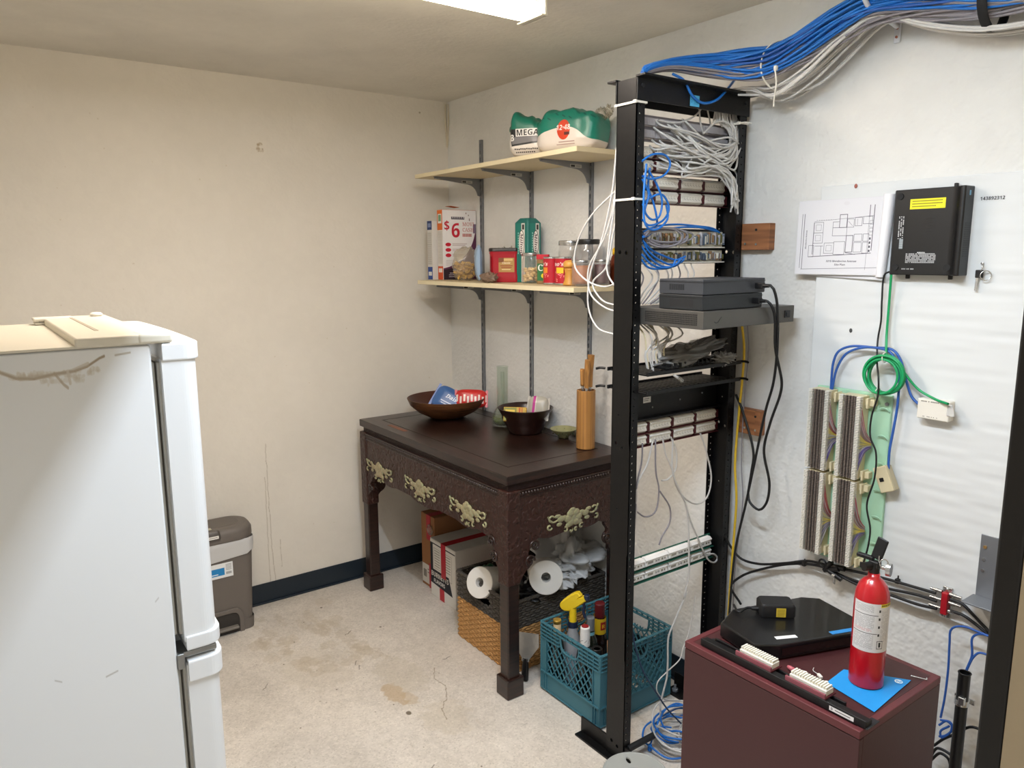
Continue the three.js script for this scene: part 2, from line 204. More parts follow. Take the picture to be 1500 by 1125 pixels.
// ---------------------------------------------------------------- two-post equipment rack
const RX0 = 1.792, RX1 = 1.871, ZN = .528, ZF0 = .034, RH = 2.134;
{ const t = thing('equipment_rack', 'tall black two-post equipment rack standing out from the back wall', 'equipment rack', [0, 0, 0]);
  const flange = (w) => { const s = shapeOf([[0, .012], [w, .012], [w, RH - .006], [0, RH - .006]]); for (let k = 0; k < 92; k++) { const y = .06 + k * .0222; const h = new THREE.Path(); h.absellipse(w * .58, y, .0034, .0028, 0, Math.PI * 2); s.holes.push(h); } return new THREE.ExtrudeGeometry(s, { depth: .003, bevelEnabled: false, curveSegments: 3 }); };
  const web = (holes) => { const s = shapeOf([[0, .008], [RX1 - RX0, .008], [RX1 - RX0, RH - .002], [0, RH - .002]]); for (const [x, y, r] of holes) { const h = new THREE.Path(); h.absellipse(x, y, r, r, 0, Math.PI * 2); s.holes.push(h); } return new THREE.ExtrudeGeometry(s, { depth: .004, bevelEnabled: false, curveSegments: 6 }); };
  const holes = [[.026, .06, .006], [.052, .052, .006], [.02, 1.07, .005], [.046, 1.06, .005], [.022, 1.65, .006], [.05, 1.648, .006], [.03, 1.16, .003], [.03, .86, .003]];
  for (const near of [true, false]) {
    const z = near ? ZN : ZF0, w = .033, zi = near ? z - w : z;
    const P = obj('post', [web(holes).translate(RX0, 0, near ? z - .004 : z), flange(w).rotateY(-Math.PI / 2).translate(RX1, 0, zi), flange(w).rotateY(-Math.PI / 2).translate(RX0 + .003, 0, zi)], M.rack, t);
    obj('foot', [bb(1.66, 2.005, 0, .007, near ? .472 : .022, near ? .551 : .1, .001), bb(1.66, 2.005, 0, .062, near ? .517 : .041, near ? .523 : .047, .001)], M.rack, P);
    for (const x of [1.69, 1.97]) obj('anchor_bolt', [cyl(.012, .012, .008, x, .011, near ? .5 : .075, 6), cyl(.005, .005, .024, x, .02, near ? .5 : .075, 8)], M.grey, P);
  }
  for (const s of [1, -1]) { const x = s > 0 ? RX1 : RX0, o = s > 0 ? 1 : -1;
    const A = obj('top_angle', [bb(Math.min(x, x + o * .005), Math.max(x, x + o * .005), 2.072, 2.136, .028, .53, .001), bb(Math.min(x, x + o * .036), Math.max(x, x + o * .036), 2.131, 2.137, .02, .534, .001)], M.rack, t);
    for (const z of [.05, .512]) obj('bolt', new THREE.CylinderGeometry(.006, .006, .006, 6).rotateZ(Math.PI / 2).translate(x + o * .007, 2.11, z), M.dark, A); }
  obj('cross_bar', new THREE.CylinderGeometry(.011, .011, .12, 12).rotateX(Math.PI / 2).translate(1.875, .052, .45), M.dark, t);
  obj('sticker', face(.042, .032, RX1 + .0062, 2.092, .292, Math.PI / 2), print(canvasTex(84, 64, (g, w, h) => { g.fillStyle = '#55b5df'; g.fillRect(0, 0, w, h); g.fillStyle = '#2a7fae'; g.font = 'bold 26px sans-serif'; g.fillText('D', 6, 44); g.fillStyle = '#3a92bd'; g.fillRect(34, 24, 36, 5); g.fillRect(34, 36, 30, 5); g.fillRect(34, 46, 34, 4); })), t);
}
// zip ties round the posts
function zipTie(y, z0, z1, label, tail) { const t = thing('cable_tie', label, 'cable tie', [0, y, 0], 0, 'white ties round the rack posts');
  const x0 = RX0 - .004, x1 = RX1 + .004, a = .01;
  obj('strap', [bb(x0 - .002, x1 + .002, -.003, .003, z1 + .001, z1 + .004), bb(x0 - .002, x1 + .002, -.003, .003, z0 - .004, z0 - .001), bb(x1, x1 + .002, -.003, .003, z0 - .002, z1 + .002), bb(x0 - .002, x0, -.003, .003, z0 - .002, z1 + .002)], M.tie, t);
  obj('head', box(.012, .009, .008, x1 - .004, 0, z1 + .006, .002), M.tie, t); if (tail) obj('tail', tube([[x1, 0, z1 + .006], [x1 + .02, .0, z1], [x1 + .03, -.004, z1 - .012]], .0022, 10, 5), M.tie, t); }
zipTie(2.066, .495, .528, 'white cable tie around the near rack post just under the top'); zipTie(1.8, .495, .528, 'white cable tie around the near rack post beside the upper shelves'); zipTie(2.05, .034, .067, 'white cable tie around the far rack post', true);
// ---------------------------------------------------------------- carved table
const TY = .865;
{ const t = thing('carved_table', 'dark carved wooden altar table with shell inlay', 'table', [.13, 0, .012]);
  const L = 1.222, D = .6;
  obj('table_top', [mUV(bb(0, L, TY - .034, TY, 0, D, .004))], M.wood, t);
  const fr = []; for (const [a, b, c, d] of [[.09, L - .1, D - .082, D - .076], [.09, L - .1, .07, .076], [.09, .096, .07, D - .076], [L - .106, L - .1, .07, D - .076]]) fr.push(bb(a, b, TY - .002, TY + .0006, c, d)); obj('inlaid_line', fr, std(0x1c0f0c, .5), t);
  obj('patch', mUV(box(.16, .001, .022, .29, TY + .0002, D - .055)), std(0x7b4a33, .5), t);
  obj('waist', [bb(.014, L - .014, TY - .064, TY - .034, .014, D - .014, .002)], M.carved, t);
  const ya = TY - .064;
  const fs = new THREE.Shape(); { const w = L; fs.moveTo(.05, ya); fs.lineTo(w - .05, ya); fs.lineTo(w - .05, .45); fs.bezierCurveTo(w - .06, .47, w - .062, .5, w - .075, .51); fs.bezierCurveTo(w - .1, .53, w - .075, .56, w - .1, .575); fs.bezierCurveTo(w - .12, .59, w - .11, .605, w - .14, .605); fs.lineTo(w - .2, .612); fs.bezierCurveTo(w - .28, .585, w - .32, .6, w - .36, .606); fs.lineTo(w / 2 + .12, .606); fs.bezierCurveTo(w / 2 + .05, .585, w / 2 - .05, .585, w / 2 - .12, .606); fs.lineTo(.36, .606); fs.bezierCurveTo(.32, .6, .28, .585, .2, .612); fs.lineTo(.14, .605); fs.bezierCurveTo(.11, .605, .12, .59, .1, .575); fs.bezierCurveTo(.075, .56, .1, .53, .075, .51); fs.bezierCurveTo(.062, .5, .06, .47, .05, .45); fs.closePath(); }
  const ss = new THREE.Shape(); { const w = D; ss.moveTo(.05, ya); ss.lineTo(w - .05, ya); ss.lineTo(w - .05, .44); ss.bezierCurveTo(w - .07, .46, w - .075, .48, w - .09, .49); ss.bezierCurveTo(w - .12, .5, w - .125, .53, w - .1, .545); ss.bezierCurveTo(w - .09, .565, w - .12, .57, w - .115, .59); ss.lineTo(w - .15, .605); ss.bezierCurveTo(w - .2, .58, w - .24, .6, w / 2, .6); ss.bezierCurveTo(.24, .6, .2, .58, .15, .605); ss.lineTo(.115, .59); ss.bezierCurveTo(.12, .57, .09, .565, .1, .545); ss.bezierCurveTo(.125, .53, .12, .5, .09, .49); ss.bezierCurveTo(.075, .48, .07, .46, .05, .44); ss.closePath(); }
  for (const z of [D - .022, .008]) obj('apron', mUV(ext(fs, .016, .002).translate(0, 0, z)), M.carved, t);
  for (const x of [L - .006, .022]) obj('apron', mUV(ext(ss, .016, .002).rotateY(-Math.PI / 2).translate(x, 0, 0)), M.carved, t);
  { const s = []; for (let k = 0; k < 86; k++) s.push(ball(.0085, .02 + k * (L - .04) / 85, ya - .012, D - .004, .8, .9, .8, 6)); for (let k = 0; k < 42; k++) s.push(ball(.0085, L - .004, ya - .012, .02 + k * (D - .04) / 41, .8, .9, .8, 6)); obj('bead_moulding', s, M.wood, t); }
  obj('moulding', [bb(.002, L - .002, ya - .004, ya + .003, D - .02, D - .001, .002), bb(.002, L - .002, ya - .028, ya - .023, D - .02, D - .002, .002), bb(L - .02, L - .001, ya - .004, ya + .003, .002, D - .002, .002), bb(L - .02, L - .002, ya - .028, ya - .023, .002, D - .002, .002)], M.wood, t);
  // scrolls at the ends of the spandrels
  const scroll = (x, y, z, s, alongX) => { const p = []; for (let k = 0; k < 16; k++) { const a = k * .55, r = .024 * (1 - k / 18); p.push([alongX ? s * (r * Math.cos(a)) : 0, r * Math.sin(a), alongX ? 0 : s * (r * Math.cos(a))]); } return tube(p, .005, 40, 6).translate(x, y, z); };
  obj('spandrel_scroll', [scroll(L - .09, .535, D - .004, -1, true), scroll(.09, .535, D - .004, 1, true), scroll(L - .004, .52, D - .105, -1, false), scroll(L - .004, .52, .105, 1, false), scroll(L - .004, .575, D - .13, 1, false), scroll(L - .11, .59, D - .004, 1, true)], M.wood, t);
  for (const [x, z] of [[.03, .03], [L - .03, .03], [.03, D - .03], [L - .03, D - .03]]) {
    const G = obj('leg', [mUV(box(.062, ya - .45 + .01, .062, x, (ya + .46) / 2 - .005, z, .006))], M.carved, t);
    obj('lower_leg', mUV(box(.054, .41, .054, x, .265, z, .006)), M.wood, G);
    const f = obj('foot', [mUV(box(.076, .078, .076, x, .039, z, .005))], M.wood, G);
  }
  // shell inlay: flower, leaves and curled tendrils, each cluster of its own outline
  function inlay(n, w, h, put) { const g = []; const flat = (px, py, r, sx = 1, sy = 1) => g.push(new THREE.SphereGeometry(r, 9, 6).scale(sx, sy, .28).translate(px, py, 0));
    const curl = (x, y, s, a0, dir) => { const p = []; for (let k = 0; k < 11; k++) { const a = a0 + dir * k * .5, r = s * (1 - k / 13); p.push([x + r * Math.cos(a), y + r * Math.sin(a), 0]); } g.push(tube(p, .0042, 22, 5)); };
    for (let k = 0; k < 6; k++) flat(Math.cos(k * 1.047) * .026, Math.sin(k * 1.047) * .02 * h, .02, 1, .8); flat(0, 0, .016); for (let k = 0; k < 5; k++) flat(Math.cos(k * 1.257 + .4) * .046, Math.sin(k * 1.257 + .4) * .03 * h, .0135, 1.2, .8);
    for (const s of [-1, 1]) { flat(s * .062 * w, .006, .016, 1.2, .8); flat(s * .078 * w, .02, .011, 1.4, .7); flat(s * .07 * w, -.014, .012, 1.2, .7); curl(s * .11 * w, .012, .016, s > 0 ? 2.6 : .5, s > 0 ? -1 : 1); curl(s * .118 * w, -.014, .014, s > 0 ? 3.6 : -.5, s > 0 ? 1 : -1); g.push(tube([[s * .08 * w, .004, 0], [s * .098 * w, .0, 0], [s * .112 * w, .006, 0], [s * .128 * w, .03, 0]], .0042, 12, 5)); curl(s * .04 * w, -.042 * h, .012, s > 0 ? 1 : 2, s > 0 ? 1 : -1); curl(s * .012, -.05 * h, .008, 1, s); }
    const m = mergeGeometries(g.map(prep)); put(m); obj('shell_inlay', m, M.pearl, t); }
  inlay(0, 1.02, 1, m => m.translate(.195, .651, D - .002)); inlay(1, 1.02, 1, m => m.translate(.58, .66, D - .002)); inlay(2, 1.02, 1, m => m.translate(.955, .662, D - .002)); inlay(3, 1.0, 1, m => m.rotateY(Math.PI / 2).translate(L - .002, .648, .285));
}
// ---------------------------------------------------------------- maroon cabinet
const CY = .68;
{ const t = thing('cabinet', 'low maroon laminate cabinet in the right foreground', 'cabinet', [2.28, 0, .383]);
  const w = .463, d = .345;
  obj('front_panel', bb(0, w, .0, CY - .02, d - .014, d, .0015), M.cabinet, t); obj('back_panel', bb(.004, w - .004, 0, CY - .02, 0, .014), M.cabinet, t);
  obj('side_panel', bb(0, .016, 0, CY - .018, .0, d - .014, .0015), M.cabinet, t); obj('side_panel', bb(w - .016, w, 0, CY - .018, 0, d - .014, .0015), M.cabinet, t);
  obj('top', bb(.016, w - .016, CY - .02, CY - .001, .012, d - .012, .001), M.cabinet, t);
  obj('edge_band', [bb(0, w, CY - .018, CY, d - .014, d + .001, .002), bb(0, w, CY - .018, CY, -.001, .014, .002), bb(0, .016, CY - .018, CY, .012, d - .012, .002), bb(w - .016, w, CY - .018, CY, .012, d - .012, .002)], M.cabEdge, t);
}
// ---------------------------------------------------------------- wall shelves on slotted standards
for (const [x, lab] of [[.315, 'grey slotted wall standard nearest the room corner'], [.712, 'middle one of three grey slotted wall standards'], [1.108, 'grey slotted wall standard nearest the rack']]) {
  const t = thing('shelf_standard', lab, 'shelf standard', [x, .84, 0], 0, 'slotted standards on the back wall');
  const g = [bb(-.008, -.0055, 0, 1.35, 0, .013), bb(.0055, .008, 0, 1.35, 0, .013), bb(-.008, .008, 0, 1.35, 0, .002)]; obj('channel', g, M.galv, t);
  const s = []; for (let k = 0; k < 42; k++) s.push(bb(-.0055, .0055, .02 + k * .032, .034 + k * .032, .009, .0115)); s.push(bb(-.0055, -.0035, 0, 1.35, .009, .012), bb(.0035, .0055, 0, 1.35, .009, .012)); obj('slotted_face', s, M.galv, t);
}
function shelfBoard(y, x0, x1, d, label) { const t = thing('wall_shelf', label, 'shelf', [x0, y, .016], 0, 'cream shelves on the back wall');
  obj('board', mUV(bb(0, x1 - x0, 0, .019, 0, d, .002)), M.shelf, t); obj('edge_tape', bb(0, x1 - x0, .001, .018, d, d + .0015), std(0xe9dcb8, .5), t);
  for (const bx of [.315, .712, 1.108]) { const s = new THREE.Shape(); s.moveTo(0, 0); s.lineTo(d - .02, 0); s.lineTo(d - .02, -.01); s.lineTo(.07, -.028); s.bezierCurveTo(.035, -.035, .022, -.05, .014, -.078); s.lineTo(0, -.082); s.closePath();
    const B = obj('bracket', [ext(s, .004).rotateY(-Math.PI / 2).translate(bx - x0 + .002, 0, 0), bb(bx - x0 - .008, bx - x0 + .008, -.003, 0, .01, d - .02)], M.galv, t);
    obj('bracket_label', face(.06, .013, bx - x0 + .0025, -.017, .075, Math.PI / 2), print(canvasTex(64, 16, (g, w, h) => { g.fillStyle = '#c4c4c0'; g.fillRect(0, 0, w, h); g.fillStyle = '#333'; g.fillRect(4, 3, 22, 10); g.fillStyle = '#888'; g.fillRect(32, 5, 26, 2); g.fillRect(32, 9, 22, 2); })), B); }
}
shelfBoard(2.006, .17, 1.345, .275, 'cream laminate upper wall shelf with the paper pack on it'); shelfBoard(1.505, .17, 1.335, .275, 'cream laminate lower wall shelf full of groceries');
const C = {"blueLoop":[[[1.885,1.904,0.515],[1.885,1.924,0.477],[1.885,1.926,0.42],[1.885,1.904,0.399],[1.885,1.874,0.418],[1.885,1.857,0.474],[1.885,1.863,0.513]],[[1.88,1.856,0.508],[1.88,1.814,0.481],[1.88,1.765,0.494],[1.88,1.743,0.465],[1.88,1.751,0.436],[1.88,1.796,0.424],[1.88,1.844,0.449],[1.88,1.88,0.484]],[[1.875,1.742,0.499],[1.875,1.727,0.473],[1.875,1.744,0.41],[1.875,1.778,0.388],[1.875,1.816,0.419],[1.875,1.801,0.476],[1.875,1.784,0.5]],[[1.89,1.897,0.503],[1.89,1.802,0.511],[1.89,1.726,0.5],[1.89,1.713,0.46],[1.89,1.747,0.409],[1.89,1.786,0.417]],[[1.87,1.89,0.468],[1.87,1.834,0.472],[1.87,1.786,0.447],[1.87,1.728,0.433],[1.87,1.698,0.467],[1.87,1.692,0.495]],[[1.825,1.709,0.446],[1.825,1.726,0.391],[1.825,1.734,0.3],[1.825,1.731,0.205],[1.825,1.724,0.121],[1.825,1.711,0.089]],[[1.83,1.699,0.451],[1.83,1.714,0.381],[1.83,1.726,0.274],[1.83,1.725,0.177],[1.83,1.715,0.11]],[[1.86,1.688,0.482],[1.86,1.653,0.455],[1.86,1.624,0.401],[1.86,1.611,0.349],[1.86,1.621,0.303]],[[1.865,1.668,0.492],[1.865,1.633,0.453],[1.865,1.608,0.4],[1.865,1.607,0.345],[1.865,1.627,0.303]],[[1.87,1.645,0.496],[1.87,1.613,0.449],[1.87,1.602,0.39],[1.87,1.615,0.339],[1.87,1.632,0.322]],[[1.868,1.629,0.494],[1.868,1.605,0.461],[1.868,1.6,0.409],[1.868,1.607,0.358],[1.868,1.628,0.344]],[[1.862,1.684,0.484],[1.862,1.656,0.443],[1.862,1.636,0.383],[1.862,1.626,0.331],[1.862,1.636,0.294]]],
"greyLoop":[[[1.87,1.701,0.486],[1.87,1.712,0.465],[1.87,1.719,0.422],[1.87,1.72,0.37],[1.87,1.714,0.324],[1.87,1.704,0.299],[1.87,1.691,0.303],[1.87,1.681,0.336],[1.87,1.677,0.386],[1.87,1.679,0.437],[1.87,1.687,0.474]],[[1.876,1.698,0.478],[1.876,1.711,0.458],[1.876,1.719,0.418],[1.876,1.72,0.369],[1.876,1.713,0.326],[1.876,1.7,0.302],[1.876,1.685,0.307],[1.876,1.674,0.337],[1.876,1.668,0.384],[1.876,1.671,0.432],[1.876,1.681,0.467]],[[1.872,1.699,0.473],[1.872,1.708,0.451],[1.872,1.714,0.405],[1.872,1.715,0.349],[1.872,1.71,0.3],[1.872,1.701,0.273],[1.872,1.691,0.278],[1.872,1.682,0.313],[1.872,1.679,0.367],[1.872,1.68,0.422],[1.872,1.687,0.461]],[[1.88,1.696,0.49],[1.88,1.71,0.473],[1.88,1.718,0.437],[1.88,1.719,0.394],[1.88,1.712,0.355],[1.88,1.698,0.334],[1.88,1.682,0.338],[1.88,1.67,0.365],[1.88,1.664,0.407],[1.88,1.667,0.449],[1.88,1.678,0.48]]],
"whiteRack":[[[1.812,2.001,0.267],[1.84,1.985,0.274],[1.849,1.967,0.176],[1.887,1.935,0.109],[1.86,1.998,0.067],[1.84,2.058,0.063],[1.83,2.102,0.053]],[[1.812,2.003,0.346],[1.84,1.987,0.352],[1.849,1.964,0.225],[1.882,1.974,0.128],[1.86,2.007,0.08],[1.84,2.065,0.093],[1.83,2.109,0.083]],[[1.812,2.035,0.316],[1.84,2.019,0.322],[1.851,1.987,0.204],[1.88,1.982,0.107],[1.86,2.016,0.069],[1.84,2.067,0.077],[1.83,2.111,0.067]],[[1.812,2.021,0.329],[1.84,2.004,0.335],[1.85,1.966,0.212],[1.879,1.93,0.111],[1.86,2.006,0.081],[1.84,2.061,0.055],[1.83,2.105,0.045]],[[1.812,1.947,0.385],[1.84,1.932,0.391],[1.867,1.94,0.273],[1.886,1.947,0.146],[1.86,2.0,0.076],[1.84,2.054,0.046],[1.83,2.098,0.037]],[[1.812,1.948,0.365],[1.84,1.932,0.371],[1.845,1.934,0.22],[1.878,1.955,0.104],[1.86,1.997,0.071],[1.84,2.055,0.089],[1.83,2.099,0.079]],[[1.812,2.034,0.387],[1.84,2.018,0.393],[1.875,2.001,0.29],[1.881,1.968,0.151],[1.86,2.01,0.057],[1.84,2.056,0.108],[1.83,2.1,0.098]],[[1.812,2.011,0.318],[1.84,1.995,0.325],[1.843,1.943,0.229],[1.875,1.962,0.165],[1.86,2.002,0.079],[1.84,2.062,0.06],[1.83,2.106,0.05]],[[1.812,2.034,0.346],[1.84,2.018,0.353],[1.869,1.968,0.263],[1.872,1.968,0.14],[1.86,1.989,0.068],[1.84,2.061,0.076],[1.83,2.105,0.067]],[[1.812,1.969,0.37],[1.84,1.953,0.376],[1.855,1.943,0.249],[1.878,1.948,0.133],[1.86,2.016,0.065],[1.84,2.056,0.047],[1.83,2.101,0.037]],[[1.812,1.988,0.287],[1.84,1.972,0.294],[1.868,1.931,0.222],[1.887,1.934,0.138],[1.86,2.019,0.066],[1.84,2.066,0.077],[1.83,2.11,0.067]],[[1.812,1.995,0.326],[1.84,1.979,0.332],[1.882,1.923,0.258],[1.877,1.905,0.126],[1.86,1.999,0.073],[1.84,2.061,0.123],[1.83,2.105,0.114]],[[1.812,1.962,0.411],[1.84,1.947,0.417],[1.867,1.973,0.276],[1.887,1.935,0.126],[1.86,1.987,0.085],[1.84,2.064,0.108],[1.83,2.107,0.098]],[[1.812,2.012,0.286],[1.84,1.996,0.293],[1.879,1.962,0.239],[1.871,1.946,0.123],[1.86,1.991,0.08],[1.84,2.069,0.024],[1.83,2.113,0.014]],[[1.812,1.98,0.369],[1.84,1.964,0.375],[1.859,1.96,0.25],[1.876,1.948,0.121],[1.86,2.003,0.058],[1.84,2.062,0.029],[1.83,2.107,0.019]],[[1.812,1.988,0.279],[1.84,1.972,0.285],[1.841,1.989,0.189],[1.884,2.0,0.137],[1.86,1.992,0.052],[1.84,2.054,0.056],[1.83,2.098,0.046]],[[1.812,2.051,0.272],[1.84,2.034,0.278],[1.847,1.976,0.177],[1.871,1.934,0.092],[1.86,2.031,0.073],[1.84,2.06,0.034],[1.83,2.104,0.024]],[[1.812,1.979,0.402],[1.84,1.964,0.408],[1.867,1.949,0.28],[1.883,1.952,0.141],[1.86,2.007,0.084],[1.84,2.056,0.121],[1.83,2.1,0.111]],[[1.812,2.029,0.289],[1.84,2.012,0.295],[1.888,1.946,0.243],[1.872,1.949,0.113],[1.86,2.002,0.1],[1.84,2.067,0.025],[1.83,2.112,0.015]],[[1.812,2.028,0.289],[1.84,2.012,0.296],[1.88,1.947,0.255],[1.877,1.941,0.16],[1.86,1.998,0.069],[1.84,2.059,0.039],[1.83,2.104,0.029]],[[1.812,1.975,0.266],[1.84,1.959,0.273],[1.886,1.94,0.218],[1.875,1.908,0.087],[1.86,2.001,0.072],[1.84,2.057,0.099],[1.83,2.101,0.089]],[[1.812,2.028,0.322],[1.84,2.012,0.329],[1.857,1.991,0.243],[1.871,1.965,0.15],[1.86,2.019,0.076],[1.84,2.059,0.035],[1.83,2.103,0.025]],[[1.812,2.016,0.396],[1.84,2.0,0.402],[1.885,1.94,0.285],[1.871,1.936,0.099],[1.86,1.992,0.069],[1.84,2.061,0.059],[1.83,2.106,0.049]],[[1.812,1.976,0.31],[1.84,1.961,0.316],[1.877,1.931,0.247],[1.889,1.921,0.144],[1.86,1.994,0.076],[1.84,2.053,0.108],[1.83,2.097,0.098]],[[1.812,1.953,0.398],[1.84,1.938,0.404],[1.882,1.929,0.296],[1.877,1.963,0.135],[1.86,2.002,0.072],[1.84,2.068,0.048],[1.83,2.112,0.038]],[[1.812,1.964,0.321],[1.84,1.949,0.327],[1.885,1.937,0.255],[1.881,1.918,0.121],[1.86,2.009,0.047],[1.84,2.051,0.13],[1.83,2.095,0.12]],[[1.812,1.908,0.277],[1.85,1.894,0.288],[1.878,1.877,0.322],[1.878,1.88,0.165],[1.878,1.855,0.085],[1.878,1.769,0.069]],[[1.812,1.925,0.259],[1.85,1.91,0.271],[1.86,1.901,0.302],[1.86,1.899,0.167],[1.86,1.879,0.066],[1.86,1.802,0.037]],[[1.812,1.949,0.253],[1.85,1.934,0.265],[1.885,1.87,0.35],[1.885,1.901,0.219],[1.885,1.879,0.129],[1.885,1.796,0.109]],[[1.812,1.93,0.324],[1.85,1.915,0.335],[1.887,1.885,0.333],[1.887,1.911,0.179],[1.887,1.878,0.111],[1.887,1.807,0.113]],[[1.812,1.949,0.255],[1.85,1.934,0.267],[1.898,1.894,0.336],[1.898,1.903,0.214],[1.898,1.854,0.127],[1.898,1.811,0.105]],[[1.812,1.934,0.377],[1.85,1.919,0.388],[1.891,1.883,0.282],[1.891,1.905,0.188],[1.891,1.857,0.097],[1.891,1.786,0.116]],[[1.812,1.905,0.294],[1.85,1.891,0.306],[1.887,1.89,0.32],[1.887,1.895,0.226],[1.887,1.873,0.119],[1.887,1.785,0.089]],[[1.812,1.916,0.37],[1.85,1.902,0.381],[1.878,1.892,0.247],[1.878,1.897,0.188],[1.878,1.869,0.148],[1.878,1.81,0.064]],[[1.812,1.935,0.308],[1.85,1.92,0.32],[1.896,1.912,0.307],[1.896,1.904,0.232],[1.896,1.877,0.13],[1.896,1.796,0.125]],[[1.812,1.937,0.256],[1.85,1.922,0.268],[1.854,1.918,0.334],[1.854,1.914,0.134],[1.854,1.897,0.051],[1.854,1.776,0.074]],[[1.812,1.908,0.375],[1.85,1.894,0.386],[1.89,1.886,0.312],[1.89,1.928,0.212],[1.89,1.849,0.134],[1.89,1.788,0.097]],[[1.812,1.913,0.409],[1.85,1.898,0.42],[1.86,1.891,0.279],[1.86,1.893,0.151],[1.86,1.865,0.095],[1.86,1.769,0.051]]],
"whiteTop":[[[1.82,2.106,0.206],[1.82,2.046,0.196],[1.82,2.017,0.182]],[[1.815,2.111,0.168],[1.815,2.056,0.145],[1.815,2.02,0.13]],[[1.83,2.102,0.192],[1.83,2.066,0.228],[1.83,2.04,0.289],[1.83,2.032,0.335],[1.83,2.034,0.394]],[[1.86,2.006,0.229],[1.86,2.038,0.183],[1.86,2.051,0.135],[1.86,2.038,0.094],[1.86,2.01,0.085]]],
"whiteOuter":[[[1.764,1.952,0.5],[1.749,1.831,0.5],[1.707,1.691,0.5],[1.656,1.586,0.5],[1.648,1.478,0.5],[1.691,1.416,0.5],[1.778,1.399,0.5]],[[1.773,1.918,0.5],[1.756,1.791,0.5],[1.716,1.691,0.5],[1.646,1.597,0.5],[1.657,1.522,0.5],[1.721,1.482,0.5],[1.782,1.47,0.5]],[[1.772,1.836,0.5],[1.653,1.759,0.5],[1.589,1.676,0.5],[1.58,1.607,0.5],[1.634,1.564,0.5],[1.72,1.545,0.5],[1.78,1.559,0.5]],[[1.782,1.789,0.5],[1.755,1.7,0.5],[1.727,1.604,0.5],[1.666,1.554,0.5],[1.711,1.503,0.5],[1.781,1.489,0.5]],[[1.779,1.908,0.5],[1.764,1.81,0.5],[1.738,1.67,0.5],[1.734,1.587,0.5],[1.78,1.537,0.5]]],
"whiteDown":[[[1.83,1.056,0.383],[1.83,1.042,0.387],[1.83,0.985,0.406],[1.83,0.932,0.445],[1.83,0.886,0.453],[1.83,0.843,0.45],[1.83,0.784,0.455],[1.83,0.755,0.464]],[[1.83,1.058,0.299],[1.83,0.999,0.27],[1.83,0.944,0.272],[1.83,0.916,0.31],[1.83,0.918,0.336]],[[1.83,1.058,0.337],[1.83,1.007,0.323],[1.83,0.94,0.285],[1.83,0.886,0.265],[1.83,0.833,0.218],[1.83,0.801,0.151],[1.83,0.817,0.105],[1.83,0.879,0.087],[1.83,0.967,0.114],[1.83,1.049,0.154]],[[1.83,0.81,0.216],[1.83,0.742,0.185],[1.83,0.674,0.144],[1.83,0.611,0.103],[1.83,0.595,0.053],[1.83,0.574,0.035],[1.83,0.564,0.051],[1.83,0.583,0.086],[1.83,0.611,0.104]]],
"greyDown":[[[1.83,1.057,0.429],[1.83,0.995,0.431],[1.83,0.933,0.449],[1.83,0.862,0.452],[1.83,0.814,0.456]],[[1.83,1.06,0.371],[1.83,0.948,0.364],[1.83,0.89,0.348],[1.83,0.818,0.362],[1.83,0.809,0.404],[1.83,0.837,0.45]],[[1.83,0.883,0.343],[1.83,0.816,0.293],[1.83,0.766,0.291],[1.83,0.723,0.328],[1.83,0.698,0.34]]],
"whiteLong":[[[1.835,1.05,0.295],[1.835,0.936,0.29],[1.835,0.866,0.252],[1.835,0.809,0.218],[1.835,0.735,0.205],[1.835,0.629,0.195],[1.835,0.549,0.193],[1.835,0.475,0.215],[1.835,0.501,0.195],[1.835,0.398,0.262],[1.835,0.357,0.285],[1.835,0.271,0.285],[1.835,0.209,0.287]]],
"whiteThin":[[[1.82,0.46,0.136],[1.82,0.394,0.146],[1.82,0.308,0.172],[1.82,0.276,0.192],[1.82,0.242,0.204],[1.82,0.215,0.271],[1.82,0.193,0.316],[1.82,0.163,0.319],[1.82,0.119,0.284],[1.82,0.078,0.196]]],
"yellow":[[[1.893,1.426,0.045],[1.909,1.337,0.045],[1.907,1.222,0.045],[1.901,1.128,0.045],[1.894,0.938,0.045],[1.906,0.82,0.045],[1.903,0.672,0.045],[1.898,0.545,0.045],[1.895,0.391,0.045],[1.893,0.26,0.045]]],
"cord":[[[2.076,1.551,0.2],[2.109,1.55,0.2],[2.12,1.517,0.19],[2.112,1.385,0.16],[2.078,1.253,0.12],[2.042,1.158,0.1],[1.995,0.966,0.08],[1.969,0.82,0.08],[1.939,0.667,0.08],[1.944,0.551,0.1],[1.954,0.425,0.12]],[[2.068,1.505,0.205],[2.1,1.504,0.2],[2.115,1.476,0.19],[2.106,1.364,0.16],[2.107,1.256,0.12],[2.097,1.216,0.11],[2.06,1.117,0.1],[2.036,1.022,0.09],[2.056,0.912,0.08],[2.047,0.846,0.08],[2.022,0.818,0.08],[1.984,0.836,0.08],[1.97,0.861,0.07]],[[1.97,0.861,0.07],[1.972,0.934,0.06],[1.976,0.996,0.06],[1.916,1.131,0.05],[1.881,1.176,0.04]]],
